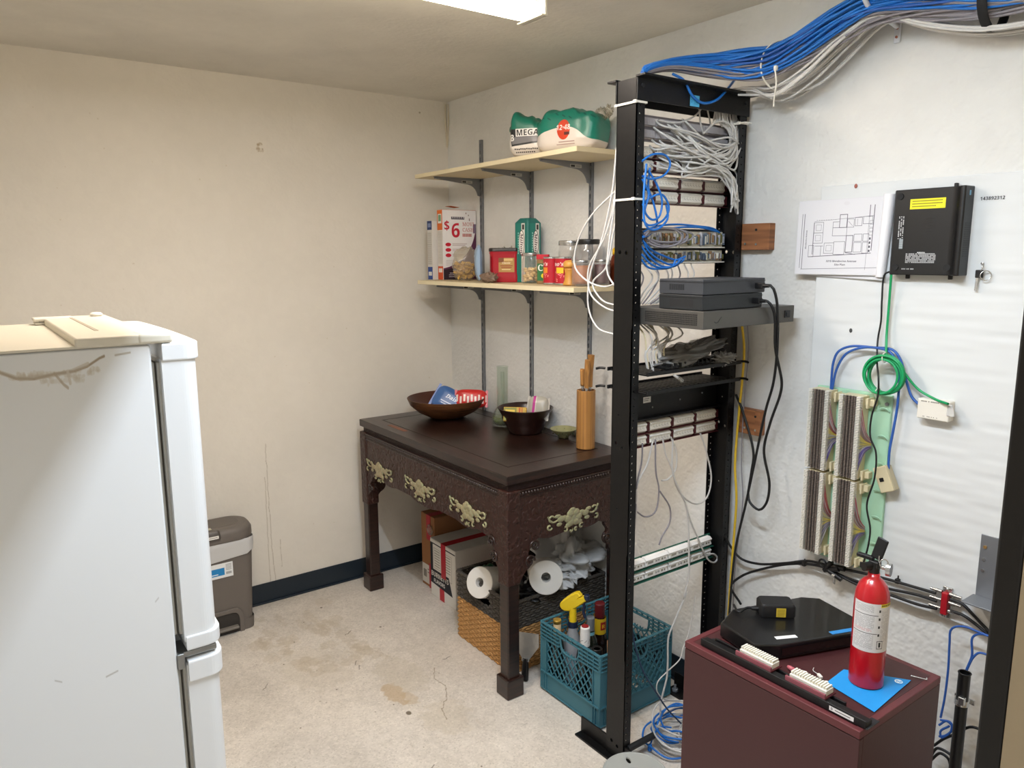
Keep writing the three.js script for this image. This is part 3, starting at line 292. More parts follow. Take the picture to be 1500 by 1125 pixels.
"coax":[[[1.869,0.675,0.05],[1.886,0.641,0.04],[1.927,0.608,0.035],[1.993,0.609,0.03],[2.096,0.646,0.03],[2.183,0.684,0.035],[2.252,0.692,0.035],[2.412,0.711,0.035],[2.51,0.717,0.035],[2.567,0.72,0.035]],[[1.984,0.48,0.1],[1.912,0.509,0.06],[1.931,0.542,0.035],[2.02,0.601,0.03],[2.121,0.652,0.03],[2.218,0.68,0.035],[2.331,0.673,0.035],[2.435,0.685,0.035],[2.521,0.697,0.035],[2.571,0.698,0.035]],[[2.259,0.683,0.045],[2.356,0.666,0.04],[2.438,0.671,0.04],[2.525,0.672,0.04],[2.575,0.679,0.04]],[[2.605,0.717,0.035],[2.636,0.715,0.035],[2.663,0.697,0.035],[2.694,0.674,0.035]],[[2.608,0.684,0.035],[2.639,0.685,0.035],[2.67,0.674,0.035],[2.7,0.658,0.035]]],
"blueWall":[[[2.224,1.241,0.045],[2.227,1.326,0.045],[2.24,1.358,0.045],[2.274,1.376,0.045],[2.345,1.38,0.045],[2.4,1.378,0.045],[2.421,1.357,0.045],[2.445,1.294,0.045],[2.463,1.254,0.045],[2.482,1.238,0.045]],[[2.231,1.243,0.05],[2.242,1.308,0.05],[2.268,1.355,0.05],[2.312,1.376,0.05],[2.358,1.38,0.05],[2.398,1.37,0.05],[2.423,1.32,0.05],[2.428,1.234,0.05],[2.422,1.156,0.05],[2.416,1.095,0.05],[2.417,1.036,0.05]]],
"blueLow":[[[2.62,0.383,0.06],[2.625,0.44,0.06],[2.627,0.533,0.06],[2.624,0.607,0.06],[2.624,0.644,0.06],[2.636,0.658,0.06],[2.66,0.667,0.06],[2.689,0.666,0.06],[2.708,0.665,0.06]],[[2.671,0.516,0.06],[2.671,0.546,0.06],[2.681,0.595,0.06],[2.678,0.645,0.06],[2.693,0.661,0.06],[2.708,0.665,0.06]],[[2.665,0.506,0.06],[2.674,0.555,0.06],[2.686,0.594,0.06],[2.7,0.611,0.06]],[[2.62,0.376,0.06],[2.647,0.382,0.06],[2.649,0.357,0.06],[2.628,0.326,0.06],[2.623,0.342,0.06],[2.644,0.37,0.06]],[[2.618,0.359,0.06],[2.637,0.381,0.06],[2.653,0.37,0.06],[2.637,0.338,0.06],[2.621,0.326,0.06]]],
"blackLow":[[[2.603,0.252,0.06],[2.621,0.29,0.06],[2.662,0.286,0.06],[2.673,0.266,0.06]],[[2.61,0.292,0.06],[2.632,0.324,0.06],[2.662,0.356,0.06],[2.701,0.398,0.06]],[[2.604,0.241,0.06],[2.629,0.279,0.06],[2.649,0.275,0.06],[2.658,0.253,0.06]]],
"greenWall":[[[2.382,1.586,0.05],[2.377,1.514,0.04],[2.377,1.419,0.04],[2.39,1.365,0.06]],[[2.434,1.332,0.06],[2.479,1.28,0.05],[2.526,1.259,0.05],[2.568,1.255,0.07]]],
"blackWall":[[[2.378,1.593,0.05],[2.361,1.585,0.045],[2.356,1.513,0.04],[2.358,1.456,0.04],[2.353,1.402,0.04],[2.366,1.343,0.06],[2.387,1.3,0.085],[2.389,1.252,0.085],[2.373,1.19,0.08],[2.374,1.131,0.08],[2.393,1.091,0.08],[2.395,1.016,0.08],[2.379,0.931,0.08],[2.394,0.864,0.08],[2.392,0.812,0.08],[2.382,0.756,0.08]]],
"blueTop":[[[1.845,2.166,0.357],[1.875,2.144,0.34],[1.885,2.104,0.314],[1.885,2.088,0.264],[1.885,2.104,0.202],[1.88,2.143,0.147],[1.85,2.183,0.077]]],
"blueNav":[[[1.86,0.456,0.488],[1.86,0.392,0.471],[1.86,0.29,0.43],[1.86,0.212,0.379],[1.86,0.112,0.31],[1.86,0.025,0.234]]]};
// ---------------------------------------------------------------- panels and devices in the rack
const PX = RX0 + .006, PZ0 = .043, PZ1 = .522;      // panels sit on the rear flanges
const dots = canvasTex(256, 64, (g, w, h) => { g.fillStyle = '#e6e1d6'; g.fillRect(0, 0, w, h); for (let k = 0; k < 6; k++) { g.fillStyle = '#8d867c'; g.fillRect(18 + k * 40, 26, 7, 9); g.fillStyle = '#5f564f'; g.fillRect(32 + k * 40, 36, 6, 6); g.fillStyle = '#b9b1a5'; g.fillRect(16 + k * 40, 10, 14, 5); } });
const codes = canvasTex(256, 64, (g, w, h) => { g.fillStyle = '#eceae4'; g.fillRect(0, 0, w, h); g.fillStyle = '#b9b4a8'; g.fillRect(10, 14, 70, 34); g.fillStyle = '#6d6657'; for (let k = 0; k < 7; k++) g.fillRect(14 + k * 9, 16, 4, 30); g.fillStyle = '#3a342c'; g.font = 'bold 40px sans-serif'; g.fillText('3/0', 104, 46); g.fillStyle = '#8d8776'; g.fillRect(186, 18, 24, 28); g.fillRect(222, 20, 18, 24); });
function punchRow(parent, y, h, mat, tex, gap, tilt = 0) {    // four white connector blocks side by side
  const bw = (PZ1 - PZ0 - .03) / 4;
  for (let k = 0; k < 4; k++) { const z0 = PZ0 + .012 + k * bw, zc = z0 + bw / 2;
    const s = shapeOf([[0, -h / 2], [.012, -h / 2], [.019, -h * .3], [.016, 0], [.021, h * .28], [.013, h / 2], [0, h / 2]]);
    const B = obj('connector_block', ext(s, bw - gap, .0006).translate(PX + .002, y, z0 + gap / 2), mat, parent);
    obj('pin_row', face(bw - gap - .012, h * .5, PX + .0215, y - h * .04, zc, Math.PI / 2, 0), print(tex), B);
    if (gap > .008) obj('divider', bb(PX + .002, PX + .0195, y - h * .42, y + h * .42, z0 - gap / 2 + .001, z0 + gap / 2 - .001, .001), M.maroon, B); }
}
function panel(y0, y1, label, plateMat, rows, mat, tex, gap) {
  const t = thing('patch_panel', label, 'patch panel', [0, 0, 0]);
  obj('plate', bb(PX - .003, PX + .002, y0, y1, PZ0, PZ1, .001), plateMat, t);
  const h = (y1 - y0) / rows;
  for (let r = 0; r < rows; r++) { const y = y1 - h * (r + .5); punchRow(t, y, h * .8, mat, tex, gap); obj('ledge', bb(PX, PX + .024, y - h * .5, y - h * .46, PZ0 + .004, PZ1 - .004, .0006), plateMat, t); }
  return t;
}
{ const t = thing('patch_panel', 'grey punch-down panel at the very top of the rack, draped in white cables', 'patch panel'); obj('plate', bb(PX - .003, PX + .002, 1.975, 2.052, PZ0, PZ1, .001), M.greyCable, t);
  for (const y of [2.03, 1.995]) for (let k = 0; k < 4; k++) { const z0 = PZ0 + .015 + k * .113, g = [bb(PX, PX + .012, y - .013, y + .013, z0, z0 + .104)]; for (let j = 0; j < 26; j++) g.push(bb(PX + .012, PX + .022, y - .01, y + .01, z0 + .002 + j * .004, z0 + .0038 + j * .004)); obj('tooth_block', g, std(0xb8b3b4, .6), t); } }
panel(1.885, 1.962, 'white and maroon panel half hidden behind the drooping white cables', M.maroon, 2, M.ivory, dots, .017);
panel(1.793, 1.878, 'white and maroon two-row panel behind the upper blue cable loops', M.maroon, 2, M.ivory, dots, .017);
{ const t = thing('patch_panel', 'grey wire-filled panel with blue and grey cables gathered at its left', 'patch panel'); obj('plate', bb(PX - .003, PX + .002, 1.613, 1.722, PZ0, PZ1, .001), M.dark, t);
  for (const [y, h] of [[1.69, .048], [1.637, .036]]) for (let k = 0; k < 4; k++) { const z0 = PZ0 + .014 + k * .113; const B = obj('tooth_block', bb(PX, PX + .014, y - h / 2, y + h / 2, z0, z0 + .108, .001), std(0xcdcabb, .6), t);
    const cols = [0x6f6a3a, 0x9fa0a6, 0xd6d2c2, 0x54606e, 0x8a6a4a], byC = [[], [], [], [], []]; for (let j = 0; j < 24; j++) byC[Math.floor(rnd() * 5)].push(bb(PX + .012, PX + .022 + rr(0, .006), y - h * rr(.2, .42), y + h * rr(.05, .45), z0 + .003 + j * .0043, z0 + .006 + j * .0043)); byC.forEach((g, i) => g.length && obj('wire_ends', g, std(cols[i], .6), B)); obj('lip', bb(PX, PX + .026, y - h / 2 - .004, y - h / 2, z0, z0 + .108, .001), M.ivory, B); } }
{ const t = thing('blank_panel', 'plain black panel with a small white sticker between tray and jack rows', 'rack panel'); obj('plate', [bb(PX - .003, PX + .004, 1.128, 1.222, PZ0, PZ1, .001), bb(PX, PX + .03, 1.128, 1.133, PZ0, PZ1), bb(PX, PX + .03, 1.217, 1.222, PZ0, PZ1)], M.black, t);
  obj('sticker', face(.034, .019, PX + .0048, 1.187, .385, Math.PI / 2), print(canvasTex(64, 32, (g, w, h) => { g.fillStyle = '#e6e4de'; g.fillRect(0, 0, w, h); g.fillStyle = '#777'; g.fillRect(6, 8, 46, 4); g.fillRect(6, 18, 38, 4); })), t); for (const [y, z] of [[1.16, .36], [1.17, .23], [1.18, .12]]) obj('screw', new THREE.CylinderGeometry(.003, .003, .003, 8).rotateZ(Math.PI / 2).translate(PX + .005, y, z), M.grey, t); }
panel(1.04, 1.123, 'white and maroon two-row panel below the black cable trays', M.maroon, 2, M.ivory, dots, .017);
panel(.58, .662, 'lowest white panel in the rack, on a dark green board', M.pcbGreen, 2, std(0xf0eeea, .5), codes, .007);
// cable trays with open fingers
for (const [y, lab] of [[1.288, 'black slotted cable tray holding the bagged part'], [1.231, 'lower empty black slotted cable tray']]) { const t = thing('cable_tray', lab, 'cable tray', [0, y, 0], 0, 'black trays in the rack');
  obj('rim', [bb(1.738, 1.744, -.004, .008, .05, .5, .002), bb(1.898, 1.905, -.004, .008, .05, .492, .002)], M.black, t); for (let k = 0; k < 21; k++) obj('finger', bb(1.742, 1.9, -.003, .002, .058 + k * .0212, .069 + k * .0212, .001), M.black, t); obj('end_prong', [tube([[1.735, .004, .505], [1.72, .004, .512], [1.715, .002, .525]], .004, 8, 6), tube([[1.9, .004, .05], [1.918, .005, .047], [1.93, .003, .047]], .004, 8, 6)], M.black, t); }
// power unit and two small boxes
{ const t = thing('rack_power_unit', 'flat grey steel unit cantilevered out of the rack', 'power unit', [0, 0, 0]);
  obj('case', bb(1.805, 2.1, 1.438, 1.488, .066, .486, .002), std(0x57544f, .45, { metalness: .4 }), t);
  const v = []; for (let r = 0; r < 6; r++) for (let k = 0; k < 34; k++) v.push(box(.0032, .0035, .001, 1.885 + k * .0058, 1.45 + r * .0055, .4863)); obj('vent_holes', v, M.black, t);
  obj('power_socket', [bb(2.1, 2.103, 1.452, 1.474, .09, .116, .001)], M.black, t); obj('socket_core', bb(2.102, 2.105, 1.457, 1.469, .096, .11, .001), M.dark, t); obj('scratch', tube([[2.1006, 1.458, .44], [2.1006, 1.454, .43], [2.1006, 1.47, .41]], .0008, 8, 4), M.dark, t); }
const vents = canvasTex(256, 64, (g, w, h) => { g.fillStyle = '#26282a'; g.fillRect(0, 0, w, h); g.strokeStyle = '#0c0c0d'; g.lineWidth = 3; for (let k = -8; k < 40; k++) { g.beginPath(); g.moveTo(k * 10, 4); g.lineTo(k * 10 + 56, 60); g.moveTo(k * 10 + 56, 4); g.lineTo(k * 10, 60); g.stroke(); } });
for (const [y0, z0, lab, low] of [[1.489, .214, 'lower of two small black boxes on the grey rack unit, with a mesh side', true], [1.532, .204, 'upper of two small black boxes on the grey rack unit', false]]) { const t = thing('network_box', lab, 'network box');
  obj('case', bb(1.93, 2.09, y0, y0 + .042, z0, .48, .0025), std(low ? 0x1e2123 : 0x34363a, .5), t); obj('seam', bb(1.929, 2.0908, y0 + .034, y0 + .0355, z0 - .0005, .4808), M.black, t);
  if (low) obj('vent_mesh', face(.085, .026, 2.015, y0 + .019, .4806), print(vents, .6), t); else obj('vent_slots', Array.from({ length: 14 }, (_, k) => box(.0014, .016, .0008, 1.97 + k * .004, y0 + .02, .4803)), M.black, t);
  obj('power_plug', [box(.03, .017, .016, 2.1, y0 + .02, z0 + .04, .003), new THREE.CylinderGeometry(.005, .0065, .02, 10).rotateZ(-Math.PI / 2).translate(2.122, y0 + .02, z0 + .04)], M.black, t); }
// bagged part on the upper tray
function lump(rx, ry, rz, amp, freq, sd, det = 28, flat = -9) { const g = new THREE.SphereGeometry(1, det, Math.round(det * .7)), p = g.attributes.position; for (let i = 0; i < p.count; i++) { let x = p.getX(i), y = p.getY(i), z = p.getZ(i); const n = vnoise(x * freq + 20, y * freq + z * freq * .7 + 20, 9999, sd), m = vnoise(y * freq + 40 + x, z * freq + 40 - x * freq * .5, 9999, sd + 1); const r = 1 + amp * (Math.abs(n - .5) * 2 + Math.abs(m - .5) * 2 - .9); x *= r * rx; y *= r * ry; z *= r * rz; if (y < flat) y = flat; p.setXYZ(i, x, y, z); } const q = mergeVertices(g); q.computeVertexNormals(); return q; }
{ const t = thing('bagged_part', 'black part wrapped in a clear plastic bag on the cable tray', 'bagged part', [1.86, 1.335, .26]); const o = obj('bag', lump(.05, .032, .15, .5, 4, 3).rotateX(.16), phys(0x9a9894, .3, { transmission: .4, thickness: 0, side: THREE.DoubleSide }), t); obj('part', box(.05, .02, .22, -.005, -.008, 0, .004).rotateX(.16), M.dark, t); obj('bag_end', lump(.035, .02, .045, .7, 6, 8).translate(.02, -.03, -.15), phys(0xc8c6c2, .3, { transmission: .4, thickness: 0, side: THREE.DoubleSide }), t); }
{ const t = thing('bracket_strip', 'black strip of ribbed parts beside the plastic bag on the cable tray', 'rack part', [1.86, 1.296, .26], .1); obj('bar', box(.05, .008, .3, 0, .004, 0, .002), M.black, t); for (let k = 0; k < 12; k++) obj('rib', box(.056, .016, .008, 0, .008, -.13 + k * .023, .002), M.black, t); }
{ const t = thing('cable_plug', 'clear cable plug hanging out between the black trays', 'plug', [1.9, 1.262, .345], 0); obj('body', box(.012, .012, .03, 0, 0, 0, .002).rotateX(-.5), M.film, t); obj('boot', new THREE.CylinderGeometry(.0035, .005, .02, 8).rotateX(1.07).translate(0, .012, .022), M.whiteCable, t); }
// ---------------------------------------------------------------- cables
const cable = (pts, r, m, label, group, seg, name = 'network_cable', cat = 'cable') => tag(obj(name, tube(pts, r, seg || pts.length * 5, 7), m), label, cat, group);
C.blueLoop.forEach(p => cable(p, .0032, M.blue, 'blue patch cable looped inside the rack by the near post', 'blue patch loops'));
C.greyLoop.forEach(p => cable(p, .003, M.greyCable, 'grey patch cable coiled over the wire-filled panel', 'grey patch loops'));
C.whiteRack.forEach(p => cable(p, .0031, M.whiteCable, 'white network cable drooping across the top panels of the rack', 'white cables in the rack'));
C.whiteTop.forEach(p => cable(p, .0028, M.whiteCable, 'thin white cable hanging from the top beam of the rack', 'cables under the top beam'));
C.whiteOuter.forEach(p => cable(p, .0029, M.whiteCable, 'white cable hanging in a loop outside the near rack post', 'loops beside the rack'));
C.whiteDown.forEach(p => cable(p, .003, M.whiteCable, 'white cable hanging below the middle maroon panel', 'cables below the middle panel'));
C.greyDown.forEach(p => cable(p, .0028, M.greyCable, 'grey cable hanging below the middle maroon panel', 'grey cables below the middle panel'));
const longEnd = [[1.83, .1, .31], [1.84, .03, .3], [1.88, .014, .26], [1.96, .012, .22]];
cable([...C.whiteLong[0], ...longEnd], .0033, M.whiteCable, 'long white cable falling from the middle panel to the floor', undefined, 90);
cable(C.whiteThin[0], .0022, M.whiteCable, 'thin white wire curving down behind the long white cable', undefined, 50);
cable(C.yellow[0], .0042, M.yellow, 'yellow cable running down the far rack post', undefined, 60);
cable(C.yellow[0].map(([x, y, z]) => [x + .012 + .006 * Math.sin(y * 9), y, z - .012]), .002, M.greyCable, 'thin grey wire beside the yellow cable');
cable(C.cord[0], .0042, M.cord, 'black power cord from the upper black box down to the cabinet', undefined, 80, 'electric_cable', 'cable');
cable(C.cord[1], .0042, M.cord, 'black power cord from the lower black box ending in a hanging loop', undefined, 80, 'electric_cable', 'cable');
cable(C.cord[2], .0042, M.cord, 'black cord slanting from behind the rack into the hanging loop', undefined, 40, 'electric_cable', 'cable');
cable(C.blueTop[0], .004, M.blue, 'single blue cable sagging in front of the rack top beam', undefined, 50);
cable(C.blueNav[0], .0028, M.navy, 'dark blue cable slanting down past the teal crate', undefined, 40);
for (let k = 0; k < 9; k++) { const z = .46 - k * .03 + rr(-.01, .01), z2 = .47 - k * .012; cable([[1.815, 1.612, z], [1.84, 1.575, z + rr(-.02, .02)], [1.83, 1.53, (z + z2) / 2], [1.82, 1.492, z2]], .0025, k % 3 ? M.whiteCable : M.greyCable, k % 3 ? 'white cable dropping behind the small black boxes' : 'grey cable dropping behind the small black boxes', k % 3 ? 'white drops behind the boxes' : 'grey drops behind the boxes'); }
for (let k = 0; k < 12; k++) { const z = .47 - k * .013, e = .46 - rr(0, .1); cable([[1.83, 1.438, z], [1.85 + rr(0, .03), 1.4, z - rr(-.01, .03)], [1.86, 1.35, e + .01], [1.86, 1.31 - rr(0, .02), e]], .0026, k % 4 ? M.whiteCable : M.beige, k % 4 ? 'white cable dropping below the grey unit onto the tray' : 'cream cable dropping below the grey unit onto the tray', k % 4 ? 'white drops onto the tray' : 'cream drops onto the tray'); }
// the thick bundle over the rack top, along the wall on its hook
{ const path = [[1.83, 2.15, .47], [1.84, 2.182, .38], [1.88, 2.186, .25], [1.95, 2.182, .15], [2.03, 2.186, .105], [2.13, 2.218, .095], [2.23, 2.252, .095], [2.33, 2.268, .1], [2.45, 2.252, .1], [2.58, 2.226, .1], [2.72, 2.212, .1], [2.95, 2.22, .1], [3.21, 2.225, .1]];
  const strand = (ang, rad, m, r, lab, grp, from = 0) => { const a0 = rr(-.5, .5), pts = path.slice(from).map(([x, y, z], i) => { const j = i + from, a = ang + .35 * Math.sin(j * .8 + a0 * 6), s = j === 0 ? .5 : j < 3 ? .7 : 1, R = rad * s * (1 + .12 * Math.sin(j * 1.3 + a0 * 9)); const back = Math.cos(a) * R; return [x + (j < 3 ? back * .5 : 0), y + Math.sin(a) * R * (j < 2 ? .45 : 1), Math.max(.006, z + (j < 3 ? 0 : back) + (j < 3 ? Math.cos(a) * R * .4 : 0))]; }); if (from === 0) pts.unshift([1.83 + Math.cos(ang) * .02, 2.118, .45 - rr(0, .1)]); cable(pts, r, m, lab, grp, 46); };
  for (let k = 0; k < 62; k++) strand(.1 + k / 62 * 2.9 - .35, .022 + .036 * Math.sqrt(rnd()), rnd() < .75 ? M.blue : M.blueDeep, .0036, 'blue cable in the thick bundle over the rack top and along the wall', 'blue bundle cables');
  for (let k = 0; k < 18; k++) strand(-.35 + rr(-.4, .35), .025 + .03 * rnd(), M.greyCable, .0034, 'grey cable in the lower part of the thick wall bundle', 'grey bundle cables');
  const wp = []; for (let k = 0; k < 15; k++) { const dy = -.04 - .004 * k, dz = rr(-.05, .05), fan = rr(0, 1); cable([[1.835 + rr(-.015, .015), 2.05, .08 + fan * .07], [1.845, 2.13, .085 + fan * .06], [1.9 + fan * .03, 2.128 + fan * .02, .09 + dz * .3], [2.03, 2.186 + dy * 1.05 + rr(-.005, .005), .1 + dz * .8], [2.13, 2.218 + dy * .95, .095 + dz], [2.23, 2.25 + dy * .55, .095 + dz], [2.325, 2.256 - .0006 * k, .1 + dz * .7], [2.45, 2.252 - .04 - .0012 * k, .1 + dz * .7], [2.58, 2.226 - .055 - .0012 * k, .1 + dz * .7], [2.72, 2.212 - .055 - .001 * k, .1 + dz * .7], [3.21, 2.17, .1 + dz * .7]], .0034, M.whiteCable, 'white cable under the thick blue bundle along the wall', 'white bundle cables', 50); }
  cable([[1.9, 2.125, .12], [2.0, 2.112, .1], [2.12, 2.115, .07], [2.2, 2.16, .06], [2.3, 2.235, .06], [2.34, 2.248, .055], [2.42, 2.215, .05], [2.5, 2.18, .05], [2.58, 2.168, .06], [2.72, 2.165, .06], [3.2, 2.17, .06]], .0036, M.whiteCable, 'single white cable sagging lowest below the wall bundle', undefined, 60); }
{ const t = thing('cable_tie', 'white cable tie with a long hanging tail round the bundle near the rack', 'cable tie', [2.035, 2.185, .1]); obj('strap', new THREE.TorusGeometry(.07, .0025, 6, 40).scale(1, 1, 1).rotateY(Math.PI / 2 - .35), M.tie, t); obj('head', box(.01, .014, .009, .03, -.02, .07, .002), M.tie, t); obj('tail', tube([[.03, -.02, .074], [.034, -.06, .07], [.03, -.1, .07], [.028, -.125, .068]], .0024, 14, 5), M.tie, t); }
{ const t = thing('cable_hook', 'white bent rod hook screwed to the wall around the cable bundle', 'hook', [2.325, 2.23, 0]); obj('rod', tube([[0, .012, .012], [-.002, .02, .05], [-.004, .03, .13], [-.006, .06, .172], [-.006, .12, .175], [-.004, .155, .15], [0, .16, .05], [0, .158, .008]], .0065, 60, 8), std(0xdfe0e4, .35), t); obj('plate', box(.018, .05, .006, 0, -.004, .006, .003), std(0xdfe0e4, .35), t); for (const y of [.008, -.014]) obj('screw', new THREE.CylinderGeometry(.0035, .0035, .004, 8).rotateX(Math.PI / 2).translate(0, y, .01), std(0x9b5a44, .5), t); }
tag(obj('bundle_strap', new THREE.TorusGeometry(.066, .0045, 6, 40).scale(1, 1, 2.6).rotateY(Math.PI / 2).translate(2.6, 2.223, .1), M.blackMat), 'black strap round the cable bundle near the doorway', 'strap');
// coils lying on the floor behind the cabinet
for (let k = 0; k < 9; k++) { const w = k % 2; const r = .07 + rr(0, .05), cx = 1.9 + rr(-.02, .04), cz = .27 + rr(-.03, .03), p = []; const y = .012 + k * .007; for (let a = 0; a < 12; a++) p.push([cx + r * Math.cos(a / 12 * 6.283), y + rr(0, .02), cz + r * 1.15 * Math.sin(a / 12 * 6.283)]); tag(obj('cable_coil', tube(p, .0034, 60, 6, true), w ? M.whiteCable : M.blue), w ? 'white cable ring in the tangle on the floor at the rack foot' : 'blue cable ring in the tangle on the floor at the rack foot', 'cable', w ? 'white floor coils' : 'blue floor coils'); }
{ const p = []; for (let a = 0; a < 90; a++) p.push([1.955 + (.028 + .012 * Math.sin(a * .21)) * Math.cos(a * .7), .05 + a * .0004, .29 + (.05 + .014 * Math.sin(a * .37)) * Math.sin(a * .7)]); tag(obj('wire_coil', tube(p, .002, 420, 5), M.whiteCable), 'small tight coil of thin white wire on the floor behind the cabinet', 'cable'); }
{ const t = thing('network_cable', 'blue cable end with a plug hanging near the round grey spool', 'cable'); obj('wire', tube([[1.9, .07, .33], [1.88, .075, .365], [1.875, .05, .39], [1.878, .03, .405]], .003, 20, 6), M.blue, t); obj('plug', box(.011, .024, .012, 1.879, .018, .41, .002), M.blue, t); }
// grey cable spool at the rack foot
{ const t = thing('cable_spool', 'round grey plastic cable spool at the bottom edge of the picture', 'spool', [2.04, .008, .645]);
  const fl = () => { const s = new THREE.Shape(); s.absarc(0, 0, .094, 0, Math.PI * 2); const h = new THREE.Path(); h.absarc(0, 0, .026, 0, Math.PI * 2); s.holes.push(h); for (let k = 0; k < 3; k++) { const a = .6 + k * 2.094, q = new THREE.Path(); const c = [Math.cos(a) * .06, Math.sin(a) * .06]; q.absellipse(c[0], c[1], .016, .008, 0, Math.PI * 2, false, a); s.holes.push(q); } return new THREE.ExtrudeGeometry(s, { depth: .004, bevelEnabled: true, bevelSize: .0015, bevelThickness: .0015, bevelSegments: 1, curveSegments: 40 }).rotateX(-Math.PI / 2); };
  const gm = std(0xa2a49f, .5); obj('flange', fl().translate(0, .112, 0), gm, t); obj('flange', fl(), gm, t); obj('rim', new THREE.TorusGeometry(.094, .004, 8, 56).rotateX(Math.PI / 2).translate(0, .115, 0), gm, t); obj('drum', new THREE.CylinderGeometry(.045, .045, .108, 28, 1, true).translate(0, .057, 0), std(0x3a3b3c, .6, { side: THREE.DoubleSide }), t); obj('core', cyl(.025, .025, .1, 0, .056, 0, 20), M.blackMat, t); }
// ---------------------------------------------------------------- the white board on the back wall and what hangs on it
const BZ = .02;
{ const g = mUV(bb(2.137, 3.2, .65, 1.838, 0, BZ, .003)); tag(obj('backboard', g, new THREE.MeshStandardMaterial({ color: 0xdddfde, roughness: .65, bumpMap: noiseTex(512, [[8, 1], [30, .6]], (v, x, y) => g8(Math.max(0, Math.min(255, 128 + (vnoise(x / 512 * 9, y / 512 * 60, 60, 4) - .5) * 150 + (v - .5) * 120)))), bumpScale: .003 })), 'white painted plywood board covering the right part of the wall', 'board'); }
tag(obj('handwritten_number', face(.064, .022, 2.606, 1.777, BZ + .0008), new THREE.MeshStandardMaterial({ roughness: .8, transparent: true, map: canvasTex(256, 88, (g, w, h) => { g.clearRect(0, 0, w, h); g.fillStyle = '#1d1c1c'; g.font = 'bold 46px sans-serif'; g.save(); g.rotate(.0); g.fillText('143892312', 12, 62); g.restore(); }) })), 'handwritten number 143892312 on the white board', 'writing');
for (const [x, y, lab] of [[2.245, 1.832, 'reddish putty dot at the top of the white board'], [2.26, 1.42, 'dark nail hole in the board under the floor plan']]) tag(obj('putty_dot', ball(.005, x, y, BZ + .001, 1, 1.3, .4, 8), std(x < 2.25 ? 0x9a5a4e : 0x4a4a4a, .8)), lab, 'mark');
const plan = canvasTex(780, 640, (g, w, h) => { g.fillStyle = '#e0dfe2'; g.fillRect(0, 0, w, h); g.strokeStyle = '#55535c'; g.fillStyle = '#55535c';
  const Ln = (x0, y0, x1, y1, lw = 3) => { g.lineWidth = lw; g.beginPath(); g.moveTo(x0, y0); g.lineTo(x1, y1); g.stroke(); }, R = (x, y, a, b, lw = 3) => { g.lineWidth = lw; g.strokeRect(x, y, a, b); };
  Ln(40, 110, 40, 590, 4); Ln(62, 110, 62, 600, 5); Ln(54, 600, 770, 580, 3); Ln(660, 90, 660, 600, 2); Ln(700, 60, 700, 440, 6); Ln(662, 60, 662, 160, 5);
  R(160, 190, 90, 90); R(160, 280, 90, 90); Ln(160, 190, 160, 470, 6); Ln(160, 180, 700, 150, 2); R(400, 130, 66, 110, 5); R(340, 190, 60, 50); R(340, 240, 130, 70); R(470, 170, 60, 70); R(540, 160, 60, 70); R(610, 155, 80, 60); R(270, 370, 90, 90); R(360, 360, 100, 110); R(470, 310, 60, 140, 5); R(540, 300, 70, 60); R(540, 370, 70, 80); R(620, 300, 50, 60); R(620, 370, 50, 90); R(120, 390, 50, 100); Ln(120, 490, 700, 460, 5); Ln(180, 395, 260, 395); Ln(240, 395, 240, 480); Ln(470, 455, 560, 470, 4); R(180, 210, 50, 50, 2); R(180, 300, 50, 50, 2); R(290, 390, 50, 50, 2); Ln(480, 190, 520, 230, 2); Ln(560, 170, 560, 225, 2);
  for (let k = 0; k < 9; k++) Ln(180 + k * 22, 170, 192 + k * 22, 169, 2); for (let k = 0; k < 4; k++) { g.fillRect(674, 330 + k * 34, 14, 18); R(668, 190 + k * 32, 30, 24, 2); }
  g.save(); g.translate(96, 420); g.rotate(-Math.PI / 2); g.font = 'bold 18px sans-serif'; g.fillText('Mendocino Avenue', 0, 0); g.restore(); g.font = 'bold 24px sans-serif'; g.fillText('3215 Mendocino Avenue', 300, 536); g.fillText('Site Plan', 380, 566); g.fillStyle = '#dcdadd'; g.beginPath(); g.ellipse(450, 36, 26, 16, 0, 0, 7); g.fill(); });
function sheet(w, h, bend, sd) { const g = new THREE.BoxGeometry(w, h, .0008, 18, 14, 1), p = g.attributes.position; for (let i = 0; i < p.count; i++) { const u = p.getX(i) / w + .5, v = p.getY(i) / h + .5; p.setZ(i, p.getZ(i) + bend * (.5 * u * u * (1 - v) + .3 * Math.sin(u * 5 + sd) * (1 - v) * .4 + .35 * (1 - v))); } g.computeVertexNormals(); return g; }
tag(obj('paper_sheet', sheet(.27, .222, .012, 2).rotateZ(-.04).translate(2.222, 1.684, BZ + .002), M.paper), 'blank white sheet showing behind the floor plan', 'paper');
{ const t = thing('floor_plan', 'printed floor plan sheet pinned to the white board', 'paper', [2.206, 1.69, BZ + .008]); const g = sheet(.268, .218, .014, 0); obj('sheet', g, M.paper, t); const f = new THREE.PlaneGeometry(.264, .214, 18, 14), p = f.attributes.position; for (let i = 0; i < p.count; i++) { const u = p.getX(i) / .268 + .5, v = p.getY(i) / .218 + .5; p.setZ(i, .0009 + .014 * (.5 * u * u * (1 - v) + .3 * Math.sin(u * 5) * (1 - v) * .4 + .35 * (1 - v))); } f.computeVertexNormals(); obj('drawing', f, print(plan, .8), t); }
tag(obj('rolled_sheet', [new THREE.CylinderGeometry(.016, .012, .226, 16, 1, true, -1.2, 3.6).rotateZ(-.05).translate(2.347, 1.69, BZ + .012)], new THREE.MeshStandardMaterial({ color: 0xf0eff1, roughness: .8, side: THREE.DoubleSide })), 'curled white paper edge between the floor plan and the black modem', 'paper');
